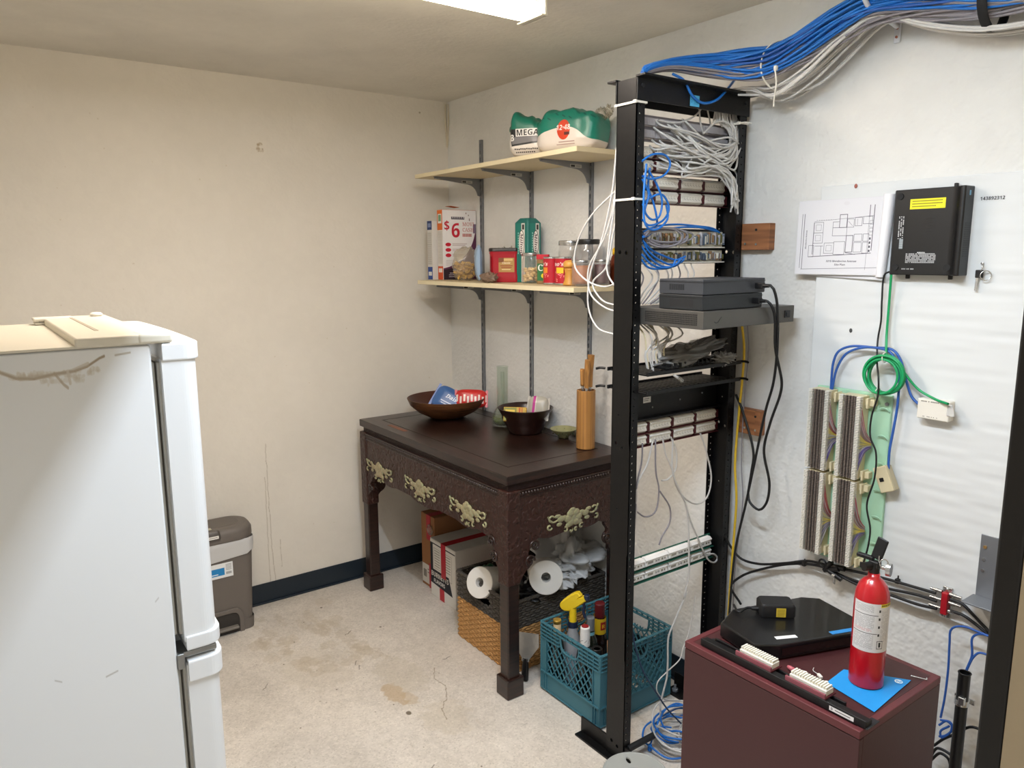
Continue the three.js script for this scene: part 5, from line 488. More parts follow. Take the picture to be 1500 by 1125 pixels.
carton('carton_box', 'white carton with red tape behind the woven basket', .72, 0, .09, .18, .3, .15, 0, std(0xcfcbc4, .75), t => { for (const g of [bb(-.05, -.005, .1, .304, .0755, .0765), bb(-.05, -.005, .3035, .305, -.07, .0765), bb(.045, .085, .12, .304, .0755, .0765), bb(.045, .085, .3035, .305, -.07, .0765)]) obj('tape', g, M.redTape, t); });
// woven basket, two colours of strand
{ const t = thing('woven_basket', 'large woven basket, dark grey rim over tan weave, under the table', 'basket', [1.02, 0, .252]); const hw = .2, hd = .245, hh = .298, split = .185, dark = std(0x4a443d, .8), tanM = std(0xb98a52, .75);
  const rows = 29, rh = hh / rows;
  const wall = (len, place, cut) => { const n = Math.round(len / .0225), cw = len / n; const gA = [], gB = []; for (let r = 0; r < rows; r++) for (let c = 0; c < n; c++) { const y = (r + .5) * rh, x = -len / 2 + (c + .5) * cw; if (cut && Math.abs(x - cut[0]) < .05 && y > .222 && y < .262) continue; const s = (r + c) % 2 ? 1 : -1; const g = new THREE.SphereGeometry(1, 7, 5).scale(cw * .66, rh * .54, .005).rotateZ(((r % 2) ? .14 : -.14)).translate(x + (r % 2) * cw * .2, y, s * .0014); (y > split ? gA : gB).push(prep(g)); } const A = mergeGeometries(gA), B = mergeGeometries(gB); const back = new THREE.BoxGeometry(len, hh, .004); [A, B].forEach(place); return [A, B]; };
  const A = [], B = []; const put = (a) => { A.push(a[0]); B.push(a[1]); };
  put(wall(2 * hw, g => g.translate(0, 0, hd), [0, 0])); put(wall(2 * hw, g => g.translate(0, 0, -hd), [0, 0])); put(wall(2 * hd, g => g.rotateY(Math.PI / 2).translate(hw, 0, 0))); put(wall(2 * hd, g => g.rotateY(Math.PI / 2).translate(-hw, 0, 0)));
  ['front_weave', 'back_weave', 'side_weave', 'side_weave'].forEach((n, i) => { const D = obj(n, A[i], dark, t); obj('lower_weave', B[i], tanM, D); });
  const rim = []; for (let k = 0; k < 34; k++) { rim.push(ball(.0095, -hw + (k + .5) * hw * 2 / 34, hh, hd, 1.2, .8, 1, 6), ball(.0095, -hw + (k + .5) * hw * 2 / 34, hh, -hd, 1.2, .8, 1, 6)); } for (let k = 0; k < 40; k++) for (const s of [-1, 1]) rim.push(ball(.0095, s * hw, hh, -hd + (k + .5) * hd * 2 / 40, 1, .8, 1.2, 6)); obj('rim', rim, dark, t);
  obj('liner', [bb(-hw + .006, hw - .006, .004, .008, -hd + .006, hd - .006), bb(-hw + .006, -hw + .009, .004, hh - .01, -hd + .006, hd - .006), bb(hw - .009, hw - .006, .004, hh - .01, -hd + .006, hd - .006), bb(-hw + .009, hw - .009, .004, .2, hd - .009, hd - .006), bb(-hw + .009, -.05, .2, hh - .01, hd - .009, hd - .006), bb(.05, hw - .009, .2, hh - .01, hd - .009, hd - .006), bb(-hw + .009, hw - .009, .004, hh - .01, -hd + .006, -hd + .009)], std(0x3a2f24, .85), t); }
function roll(label, x, y, z, rx, ry, rad, len) { const t = thing('paper_roll', label, 'paper roll', [x, y, z]); t.rotation.set(rx, ry, 0, 'YXZ'); const s = new THREE.Shape(); s.absarc(0, 0, rad, 0, Math.PI * 2); const h = new THREE.Path(); h.absarc(0, 0, .021, 0, Math.PI * 2); s.holes.push(h); obj('paper', new THREE.ExtrudeGeometry(s, { depth: len, bevelEnabled: true, bevelSize: .002, bevelThickness: .002, curveSegments: 24, bevelSegments: 1 }).translate(0, 0, -len / 2), std(0xe4e0d8, .9), t); obj('core', new THREE.CylinderGeometry(.0205, .0205, len, 20, 1, true).rotateX(Math.PI / 2), std(0x8f7556, .9, { side: THREE.DoubleSide }), t); }
roll('white paper towel roll sticking out of the basket left of the table leg', .985, .285, .425, -.35, .35, .062, .2); roll('white paper roll lying at the back of the basket right of the table leg', 1.14, .335, .27, -.3, .95, .066, .24);
tag(obj('plastic_bag', lump(.085, .05, .07, .5, 4, 9, 30).translate(.925, .27, .4), phys(0x1d5b3c, .4, { transmission: .1, thickness: 0 })), 'crumpled dark green plastic bag in the basket', 'plastic bag');
tag(obj('plastic_bag', lump(.13, .1, .15, .75, 3.2, 21, 56).translate(1.115, .36, .12), M.bag), 'large crumpled white plastic bag heaped in the basket', 'plastic bag');
tag(obj('plastic_bag', lump(.07, .05, .1, .8, 4.2, 33, 44).translate(1.165, .335, .235), M.bag), 'smaller white plastic bag spilling over the basket edge', 'plastic bag');
tag(obj('plastic_bag', lump(.09, .04, .11, .6, 4, 41, 36).translate(1.13, .285, .37), std(0x0d0d0f, .35)), 'black plastic bag tucked low in the basket', 'plastic bag');
{ const t = thing('hand_scraper', 'broad metal scraper with a black handle leaning on the basket', 'scraper', [1.285, .005, .485]); t.rotation.set(-.15, .6, .06); obj('handle', loft([[0, .014, .011, .008], [.05, .013, .01, .008], [.085, .01, .008, .006]], true, true), M.black, t); obj('blade', ext(shapeOf([[-.012, .08], [.012, .08], [.05, .14], [.046, .19], [-.046, .185], [-.05, .135]]), .0022, .0004), std(0xb9b5ae, .35, { metalness: .7, bumpMap: fine, bumpScale: .001 }), t); obj('ferrule', box(.03, .016, .014, 0, .082, .001, .003), M.steel, t); }
// ---------------------------------------------------------------- teal milk crate and bottles
{ const t = thing('milk_crate', 'teal plastic milk crate at the foot of the rack', 'crate', [1.527, .008, .285]); const hw = .163, hd = .178, hh = .272, th = .006;
  const side = (len, nm, place) => { const g = [], b = (x0, x1, y0, y1, dz = 0, d = .006) => g.push(bb(x0, x1, y0, y1, -d / 2 + dz, d / 2 + dz)); const l = len / 2;
    for (let k = 0; k < 5; k++) { const y = hh - .002 - k * .0145; if (k === 0 || true) { if (k < 2) b(-l, l, y - .004, y, .001, .011); else { b(-l, -.055, y - .004, y, .001, .011); b(.055, l, y - .004, y, .001, .011); } } }
    for (let k = 0; k <= 11; k++) { const x = -l + .004 + k * (len - .008) / 11; if (Math.abs(x) > .05) b(x - .0018, x + .0018, hh - .064, hh, 0, .008); else b(x - .0018, x + .0018, hh - .02, hh, 0, .008); }
    const yo = hh - .064; // handle frame
    g.push(tube([[-.052, hh - .022, 0], [-.05, hh - .05, 0], [-.038, hh - .07, 0], [.038, hh - .07, 0], [.05, hh - .05, 0], [.052, hh - .022, 0]], .0045, 30, 6));
    b(-l, l, .07, .076, .001, .012); b(-l, l, 0, .072, 0, .004); b(-l, -l + .034, .07, yo, 0, .004); b(l - .034, l, .07, yo, 0, .004); b(-l + .031, -l + .035, .0, yo, .001, .01); b(l - .035, l - .031, 0, yo, .001, .01); b(-l, l, 0, .005, .001, .009);
    g.push(box(.003, .075, .008, -l + .02, .036, .002).rotateZ(.0), box(.003, .075, .008, l - .02, .036, .002));
    const a = -l + .035, c = l - .035, y0 = .076, y1 = yo, step = .029; for (const s of [1, -1]) for (let q = -12; q < 22; q++) { const xs = a + q * step; let p = []; for (const [x, y] of [[xs, y0], [xs + s * (y1 - y0) * .72, y1]]) p.push([x, y]); let [[ax, ay], [bx, by]] = p; const cl = (X) => { const k = (X - ax) / (bx - ax); return [X, ay + (by - ay) * k]; }; if (Math.max(ax, bx) <= a || Math.min(ax, bx) >= c) continue; if (ax < a) [ax, ay] = cl(a); if (bx < a) [bx, by] = cl(a); if (ax > c) [ax, ay] = cl(c); if (bx > c) [bx, by] = cl(c); const L = Math.hypot(bx - ax, by - ay); if (L < .01) continue; g.push(box(L, .0036, s > 0 ? .005 : .0044).rotateZ(Math.atan2(by - ay, bx - ax)).translate((ax + bx) / 2, (ay + by) / 2, 0)); }
    const m = mergeGeometries(g.map(prep)); place(m); obj(nm, m, M.teal, t); };
  side(2 * hw, 'lattice_side', g => g.translate(0, 0, hd)); side(2 * hw, 'lattice_side', g => g.rotateY(Math.PI).translate(0, 0, -hd)); side(2 * hd, 'lattice_side', g => g.rotateY(Math.PI / 2).translate(hw, 0, 0)); side(2 * hd, 'lattice_side', g => g.rotateY(-Math.PI / 2).translate(-hw, 0, 0));
  const f = []; for (let k = 0; k < 9; k++) { f.push(bb(-hw, hw, .008, .012, -hd + k * .043, -hd + k * .043 + .012), bb(-hw + k * .0395, -hw + k * .0395 + .01, .008, .012, -hd, hd)); } obj('bottom_grid', f, M.teal, t); obj('corner_post', [[-1, -1], [1, -1], [-1, 1], [1, 1]].map(([a, b]) => box(.008, hh, .008, a * hw, hh / 2, b * hd, .002)), M.teal, t); }
function bottle(label, x, z, top, prof, m, capM, capProf, lab) { const y0 = .021, t = thing('bottle', label, 'bottle', [x, y0, z]), k = top - y0; obj('glass', lathe(prof.map(([r, y]) => [r, y * k]), 24), m, t); obj('cap', lathe(capProf.map(([r, y]) => [r, y * k]), 20), capM, t); if (lab) obj('label', new THREE.CylinderGeometry(lab[0], lab[0], lab[2] * k, 24, 1, true).translate(0, lab[1] * k, 0), lab[3], t); return t; }
const wineP = [[0, 0], [.03, 0], [.031, .02], [.031, .55], [.026, .66], [.015, .74], [.0138, .8], [.0138, .97], [0, .97]], dkGlass = phys(0x1a1d16, .1, { clearcoat: .6 });
const wine = bottle('wine bottle with a gold and cream foil neck in the crate', 1.402, .418, .284, wineP, dkGlass, std(0xd0b890, .4), [[.0145, .74], [.0148, .96], [0, .96]], null);
obj('foil_top', lathe([[0, 0], [.0152, 0], [.0155, .012], [.0145, .016], [0, .017]], 20).translate(0, .249, 0), std(0xc9a24a, .3, { metalness: .6 }), wine);
const wrapped = bottle('bottle with a white wrapped neck and red disc top in the crate', 1.528, .39, .3, wineP.map(([r, y]) => [r * 1.05, y]), dkGlass, std(0xe2e0dc, .5), [[.017, .72], [.018, .98], [.016, 1], [0, 1]], [.0186, .84, .2, print(canvasTex(128, 64, (g, w, h) => { g.fillStyle = '#e6e4e0'; g.fillRect(0, 0, w, h); g.strokeStyle = '#8a8680'; g.lineWidth = 2; for (let k = 0; k < 9; k++) { g.beginPath(); g.moveTo(k * 15, 40 + (k % 3) * 5); g.lineTo(k * 15 + 10, 34); g.stroke(); } }))]);
obj('cap_disc', cyl(.0135, .0135, .002, 0, .2805, 0, 18), std(0x8a1a22, .5), wrapped);
bottle('slim dark bottle with a grey screw cap in the crate', 1.458, .3, .283, wineP, dkGlass, std(0x6d7074, .4), [[.0155, .8], [.016, .98], [.0145, 1], [0, 1]], [.0165, .72, .12, std(0x6fa0ac, .5)]);
bottle('brown sauce bottle with a yellow label and dark red cap in the crate', 1.436, .232, .312, [[0, 0], [.034, 0], [.035, .02], [.035, .4], [.03, .52], [.024, .6], [.018, .8], [0, .8]], phys(0x1c0e08, .12, { clearcoat: .6 }), std(0x5c1016, .45), [[.018, .8], [.02, .82], [.02, .98], [.018, 1], [0, 1]], [.0255, .68, .24, print(canvasTex(128, 64, (g, w, h) => { g.fillStyle = '#dcb51c'; g.fillRect(0, 0, w, h); g.fillStyle = '#9a1c14'; g.fillRect(20, 12, 22, 30); g.fillRect(84, 12, 22, 30); g.fillStyle = '#dcb51c'; g.font = 'bold 22px sans-serif'; g.fillText('R', 23, 36); g.fillText('R', 87, 36); }))]);
bottle('small bottle with a tan cork cap in the crate beside the post', 1.628, .352, .28, wineP.map(([r, y]) => [r * .8, y]), dkGlass, std(0xb08a68, .6), [[.0155, .78], [.0165, .97], [0, .98]], null);
bottle('squat bottle with a wide black cap in the crate', 1.612, .408, .262, wineP.map(([r, y]) => [r * .95, y]), dkGlass, std(0x131313, .3), [[.019, .8], [.02, .84], [.02, .97], [.017, .99], [.012, .97], [0, .97]], null);
{ const t = thing('spray_bottle', 'clear spray bottle with a yellow trigger head in the crate', 'spray bottle', [1.41, .021, .347]); t.rotation.y = .5; obj('tank', lathe([[0, 0], [.032, 0], [.034, .01], [.034, .12], [.03, .165], [.018, .2], [.0155, .222], [0, .222]], 28), phys(0xc9ccd2, .25, { transmission: .55, thickness: 0 }), t); obj('collar', cyl(.019, .0185, .022, 0, .228, 0, 20), std(0x17233f, .4), t);
  obj('neck', cyl(.0145, .0135, .055, 0, .266, 0, 18), std(0xe6c51d, .4), t); const s = new THREE.Shape(); s.moveTo(-.045, .292); s.bezierCurveTo(-.05, .3, -.042, .312, -.03, .322); s.bezierCurveTo(-.01, .342, .01, .358, .022, .358); s.lineTo(.03, .35); s.lineTo(.018, .336); s.lineTo(.044, .346); s.lineTo(.05, .335); s.bezierCurveTo(.03, .315, .01, .298, -.012, .285); s.bezierCurveTo(-.025, .28, -.04, .282, -.045, .292); obj('head', ext(s, .018, .004).translate(0, 0, -.009), std(0xe6c51d, .4), t); obj('trigger', tube([[.03, .335, 0], [.045, .31, 0], [.042, .285, 0], [.05, .262, 0]], .006, 16, 8), std(0x17233f, .4), t); obj('nozzle', box(.02, .022, .02, .055, .345, 0, .004), std(0x17233f, .4), t); }
// ---------------------------------------------------------------- lower shelf groceries (shelf top at 1.524)
const SY = 1.525;
{ const t = thing('cereal_box', 'tall white and orange cereal box marked $6 on the lower shelf', 'cereal box', [.232, SY, .1], -.03); const w = .052, h = .335, d = .19; obj('carton', box(w, h, d, 0, h / 2, 0, .0015), std(0xe6e1dc, .65), t);
  obj('front_print', face(d - .002, h - .002, w / 2 + .0006, h / 2, 0, Math.PI / 2), print(canvasTex(380, 670, (g, w, h) => { g.fillStyle = '#ece8e6'; g.fillRect(0, 0, w, h); const gr = '#5a2748'; g.fillStyle = gr; g.beginPath(); g.moveTo(380, 120); g.bezierCurveTo(370, 350, 240, 520, 0, 560); g.lineTo(0, 670); g.lineTo(380, 670); g.fill(); g.fillStyle = '#24101f'; g.beginPath(); g.moveTo(0, 575); g.bezierCurveTo(120, 555, 200, 540, 260, 500); g.lineTo(260, 670); g.lineTo(0, 670); g.fill(); g.fillStyle = '#7b6a80'; g.fillRect(345, 130, 35, 90); g.fillStyle = '#c4122e'; g.font = 'bold 120px sans-serif'; g.fillText('$', 12, 190); g.font = 'bold 190px sans-serif'; g.fillText('6', 92, 260); g.fillStyle = '#b8574a'; g.font = '54px serif'; g.font = '50px serif'; g.fillText('MOVI', 222, 150); g.fillText('CASH', 222, 204); for (let k = 0; k < 6; k++) g.fillRect(224 + k * 18, 224, 12, 30); g.fillStyle = '#c4122e'; for (let k = 0; k < 3; k++) { g.beginPath(); g.ellipse(58, 330 + k * 52, 32, 18, 0, 0, 7); g.fill(); g.fillStyle = '#b9a6a4'; g.fillRect(104, 320 + k * 52, 170 - k * 20, 6); g.fillRect(104, 334 + k * 52, 150 - k * 20, 6); g.fillStyle = '#c4122e'; } g.fillStyle = '#c9c4c2'; for (let k = 0; k < 5; k++) g.fillRect(30, 480 + k * 12, 130 - k * 14, 5); g.fillStyle = '#5b5560'; g.fillRect(96, 62, 150, 26); g.fillStyle = '#ece8e6'; for (let k = 0; k < 6; k++) g.fillRect(112 + k * 24, 58, 6, 20); g.fillStyle = '#d9cfd6'; g.fillRect(108, 574, 56, 14); g.fillRect(70, 604, 130, 6); g.fillRect(60, 622, 140, 5); g.fillRect(60, 640, 120, 5); g.fillStyle = '#6b4a3a'; g.fillRect(262, 20, 8, 14); g.fillRect(290, 40, 8, 12); g.fillRect(300, 76, 8, 24); }), .6), t);
  obj('side_print', face(w - .002, h - .002, 0, h / 2, d / 2 + .0006), print(canvasTex(100, 670, (g, w, h) => { g.fillStyle = '#d8d4ce'; g.fillRect(0, 0, w, h); g.fillStyle = '#d9681c'; g.fillRect(0, 0, w, 190); g.fillStyle = '#e6e4dc'; g.fillRect(14, 36, 70, 90); g.fillStyle = '#6fa07a'; g.fillRect(24, 46, 50, 60); g.fillStyle = '#a8a49c'; for (let k = 0; k < 26; k++) g.fillRect(10, 206 + k * 12, 78, 4); g.fillStyle = '#d1501e'; g.fillRect(0, 540, w, 130); g.fillStyle = '#efe6de'; g.fillRect(14, 560, 70, 40); }), .6), t); obj('top', box(w - .002, .001, d - .002, 0, h + .0006, 0), std(0xd06a1e, .6), t); obj('open_flap', box(w, .001, .05, -.01, h + .012, .06).rotateX(-.12), std(0xd06a1e, .6), t); }
{ const t = thing('cereal_box', 'narrow box with a blue top band at the left end of the lower shelf', 'cereal box', [.172, SY, .125], 0); const w = .046, h = .285, d = .19; obj('carton', box(w, h, d, 0, h / 2, 0, .0015), std(0xd6d3cd, .65), t); obj('side_print', face(w - .002, h - .002, 0, h / 2, d / 2 + .0006), print(canvasTex(100, 600, (g, w, h) => { g.fillStyle = '#cfccc6'; g.fillRect(0, 0, w, h); g.fillStyle = '#23386e'; g.fillRect(0, 0, w, 90); g.fillStyle = '#7f8db4'; g.fillRect(16, 24, 64, 40); g.fillStyle = '#9a968e'; for (let k = 0; k < 30; k++) g.fillRect(8, 120 + k * 11, 80, 4); g.fillRect(0, 240, w, 3); g.fillStyle = '#2a4a94'; g.fillRect(0, 470, w, 130); g.fillStyle = '#e0dfda'; g.fillRect(14, 520, 70, 40); }), .6), t); }
{ const t = thing('pasta_bag', 'clear bag of yellow pasta beside the cereal boxes', 'food bag', [.39, SY, .16]); obj('film', lump(.06, .085, .064, .16, 2.6, 6, 34).translate(0, .078, 0).rotateZ(-.12), M.film, t); const g = []; for (let k = 0; k < 110; k++) { const a = rr(0, 6.28), y = .012 + rr(0, .07), r = .046 * Math.sqrt(rnd()) * (y < .03 ? .8 : 1); g.push(new THREE.TorusGeometry(.0075, .0042, 5, 8, 4).rotateX(rr(0, 3)).rotateY(rr(0, 3)).translate(r * Math.cos(a), y, r * Math.sin(a))); } const p = obj('pasta', g, std(0xe0b451, .6), t); p.userData.kind = 'stuff'; }
pouch('food_pouch', 'pale blue upright pouch beside the red canister', 'food pouch', .075, .165, .035, std(0x9db4cf, .4), [.525, SY + .084, .17], [0, -.42, 0], 11, canvasTex(96, 210, (g, w, h) => { g.fillStyle = '#9db6d2'; g.fillRect(0, 0, w, h); g.fillStyle = '#3f5f86'; for (let k = 0; k < 6; k++) g.fillRect(30, 50 + k * 24, 14, 12); g.fillStyle = '#c6d4e4'; g.fillRect(20, 180, 50, 10); }));
tag(obj('plastic_bag', lump(.07, .07, .05, .5, 3.5, 14, 26).translate(.585, SY + .085, .06), M.film), 'beige crumpled plastic bag behind the red canister', 'plastic bag');
{ const t = thing('coffee_canister', 'red plastic coffee canister with a black lid on the lower shelf', 'canister', [.688, SY, .132], .78); obj('tub', loft([[0, .066, .056, .02], [.006, .068, .058, .022], [.03, .068, .058, .022], [.036, .066, .056, .022], [.12, .066, .056, .022], [.126, .068, .058, .022], [.136, .068, .058, .022]], true, true), std(0xa50f20, .35), t); obj('lid', loft([[.134, .07, .06, .023], [.146, .07, .06, .023], [.149, .066, .056, .02]], true, true), std(0x1a1515, .4), t); obj('grip', [box(.006, .07, .012, -.058, .078, .0555, .003)], std(0x7f0a18, .4), t); obj('label', face(.07, .062, .012, .075, .0566), print(canvasTex(180, 160, (g, w, h) => { g.fillStyle = '#b08a4a'; g.fillRect(0, 0, w, h); g.fillStyle = '#7c4a24'; g.fillRect(0, 0, 60, 50); g.fillStyle = '#d8b878'; g.fillRect(60, 8, 100, 24); g.fillStyle = '#f0e4c8'; g.font = 'bold 28px serif'; g.fillText('Classic', 40, 66); g.fillStyle = '#8f2b1c'; g.fillRect(20, 84, 140, 8); g.fillRect(30, 104, 120, 8); g.fillStyle = '#e6d3a0'; g.fillRect(36, 126, 100, 8); }), .45), t); }
tag(obj('bread_bag', lump(.055, .024, .028, .5, 4, 17, 24).translate(.70, SY + .02, .235), phys(0xa58a74, .35, { transmission: .5, thickness: 0 })), 'small clear bag of brown crumbs in front of the red canister', 'food bag');
{ const t = thing('cracker_box', 'tall teal and white cracker box behind the jar', 'cracker box', [.785, SY, .082], .12); const w = .086, h = .275; obj('carton', loft([[0, w / 2, w / 2, .012], [h - .02, w / 2, w / 2, .012], [h, w / 2 - .016, w / 2 - .016, .01]], true, true), std(0x1d6b63, .55), t); const tx = canvasTex(150, 520, (g, w, h) => { g.fillStyle = '#1c7a6e'; g.fillRect(0, 0, w, h); g.fillStyle = '#ddd9d0'; g.fillRect(84, 0, 50, h); g.fillStyle = '#2b2624'; g.fillRect(96, 12, 28, 44); g.save(); g.translate(86, 172); g.fillStyle = '#3a2f2a'; g.beginPath(); g.ellipse(0, 0, 42, 112, 0, 0, 7); g.fill(); g.fillStyle = '#f0ece4'; g.beginPath(); g.ellipse(0, 0, 35, 105, 0, 0, 7); g.fill(); g.rotate(Math.PI / 2); g.fillStyle = '#4a2a3a'; g.font = 'italic bold 54px serif'; g.fillText('Miltons', -88, 18); g.restore(); g.fillStyle = '#8fc4ba'; g.save(); g.translate(30, 80); g.rotate(Math.PI / 2); for (let k = 0; k < 9; k++) g.fillRect(k * 22, -18, 15, 16); g.restore(); });
  obj('side_print', face(w - .022, h - .024, 0, h / 2 - .01, w / 2 + .0008), print(tx), t); obj('side_print', face(w - .022, h - .024, w / 2 + .0008, h / 2 - .01, 0, Math.PI / 2), print(tx), t); }
function jar(label, x, z, r, h, lidM, fill, fillH, neck = .82) { const t = thing('glass_jar', label, 'jar', [x, SY, z]); obj('glass', lathe([[0, 0], [r * .94, 0], [r, .006], [r, h * .72], [r * .92, h * .82], [r * neck, h * .88], [r * neck, h * .94], [r * neck * .93, h * .94], [r * .86, h * .8], [r * .93, h * .7], [r * .93, .008], [0, .005]], 30), M.clear, t); obj('lid', lathe([[0, h], [r * neck * 1.02, h], [r * neck * 1.08, h - .003], [r * neck * 1.08, h * .89], [r * neck * 1.0, h * .89]], 30), lidM, t); if (fill) obj('contents', fill(r * .9, h * fillH), fill.mat, t).userData.kind = 'stuff'; return t; }
const nuts = (col) => { const f = (r, h) => { const g = []; for (let k = 0; k < 60; k++) { const a = rr(0, 6.28), q = r * .88 * Math.sqrt(rnd()), y = .012 + rr(0, h); g.push(ball(.0085, q * Math.cos(a), y, q * Math.sin(a), 1.3, .8, .9, 6)); } return g; }; f.mat = std(col, .7); return f; }; const solid = (col) => { const f = (r, h) => lathe([[0, .008], [r * .98, .009], [r, .02], [r, h], [0, h + .004]], 26); f.mat = std(col, .5); return f; };
jar('glass jar of pale nuts in front of the cracker box', .89, .146, .038, .127, M.steel, nuts(0xd9b878), .4, .9);
jar('large clear glass jar with a silver lid at the back of the shelf', 1.06, .074, .05, .175, M.steel, null, 0, .9);
jar('large glass jar with a black lid at the back near the rack', 1.18, .085, .06, .178, std(0x141414, .4), solid(0x4a4630), .45, .72);
jar('glass jar of brown spread with a silver lid at the shelf front', 1.277, .2, .041, .098, M.steel, solid(0x9a5a22), .78, .92);
jar('squat glass jar of dark red sauce at the right end of the shelf', 1.3, .12, .032, .1, M.steel, solid(0x4a1410), .8, .9);
{ const t = thing('spice_jar', 'small square green-labelled jar with a red lid on the shelf', 'jar', [.976, SY, .15], .8); obj('body', loft([[0, .024, .018, .006], [.1, .024, .018, .006]], true, true), std(0x8a6a3a, .4), t); obj('label', face(.044, .07, 0, .048, .0186), print(canvasTex(88, 140, (g, w, h) => { g.fillStyle = '#1f6a34'; g.fillRect(0, 0, w, h); g.fillStyle = '#f0efe8'; g.font = 'bold 70px serif'; g.fillText('C', 2, 60); g.fillStyle = '#e9d021'; g.beginPath(); g.arc(52, 100, 20, 0, 7); g.fill(); })), t); obj('lid', loft([[.1, .026, .02, .006], [.12, .026, .02, .006]], true, true), std(0xc2182c, .4), t); }
const beanTex = c => canvasTex(256, 128, (g, w, h) => { g.fillStyle = '#b3182a'; g.fillRect(0, 0, w, h); for (let s = 0; s < 2; s++) { const o = s * 128; g.fillStyle = '#f2ece6'; g.font = 'italic bold 28px serif'; g.fillText('dino\u2019s', o + 14, 38); g.fillStyle = c; g.fillRect(o + 60, 46, 40, 30); g.fillStyle = '#e8938a'; for (let k = 0; k < 34; k++) g.fillRect(o + 10 + hash(k, s, 3) * 90, 66 + hash(k, s, 5) * 50, 6, 5); } });
for (const [x, z, c, lab] of [[1.05, .165, '#e28a2a', 'red food can with a bean picture, left of the pair on the shelf'], [1.125, .166, '#e9c32a', 'red food can with a yellow patch, right of the pair on the shelf']]) { const t = thing('food_can', lab, 'can', [x, SY, z], x * 7, 'red cans on the shelf'); obj('can', lathe([[0, 0], [.033, 0], [.0345, .003], [.033, .006], [.033, .104], [.0345, .107], [.033, .11], [.031, .107], [0, .106]], 28), M.steel, t); obj('label', new THREE.CylinderGeometry(.0334, .0334, .096, 28, 1, true).translate(0, .055, 0), print(beanTex(c), .4), t); }
{ const t = thing('pepper_mill', 'turned honey-coloured wooden mill between the cans and the brown jar', 'pepper mill', [1.193, SY, .19]); obj('body', lathe([[0, 0], [.026, 0], [.027, .006], [.021, .02], [.018, .045], [.021, .06], [.024, .066], [0, .067]], 26), std(0xc98f3c, .45), t); obj('head', lathe([[0, .067], [.022, .067], [.026, .076], [.025, .088], [.017, .096], [0, .098]], 26), std(0xd39a45, .45), t); }
{ const t = thing('syrup_bottle', 'small bottle with a yellow cap and red tip by the rack post', 'bottle', [1.3, SY, .045]); obj('body', lathe([[0, 0], [.028, 0], [.029, .01], [.027, .08], [.018, .11], [.013, .12], [0, .12]], 24), phys(0x6a2a12, .2, { transmission: .2, thickness: 0 }), t); obj('cap', lathe([[0, .118], [.016, .118], [.016, .138], [.008, .146], [0, .146]], 20), std(0xe0b31c, .4), t); obj('tip', lathe([[.006, .145], [.004, .165], [0, .168]], 14), std(0xb5201c, .4), t); }
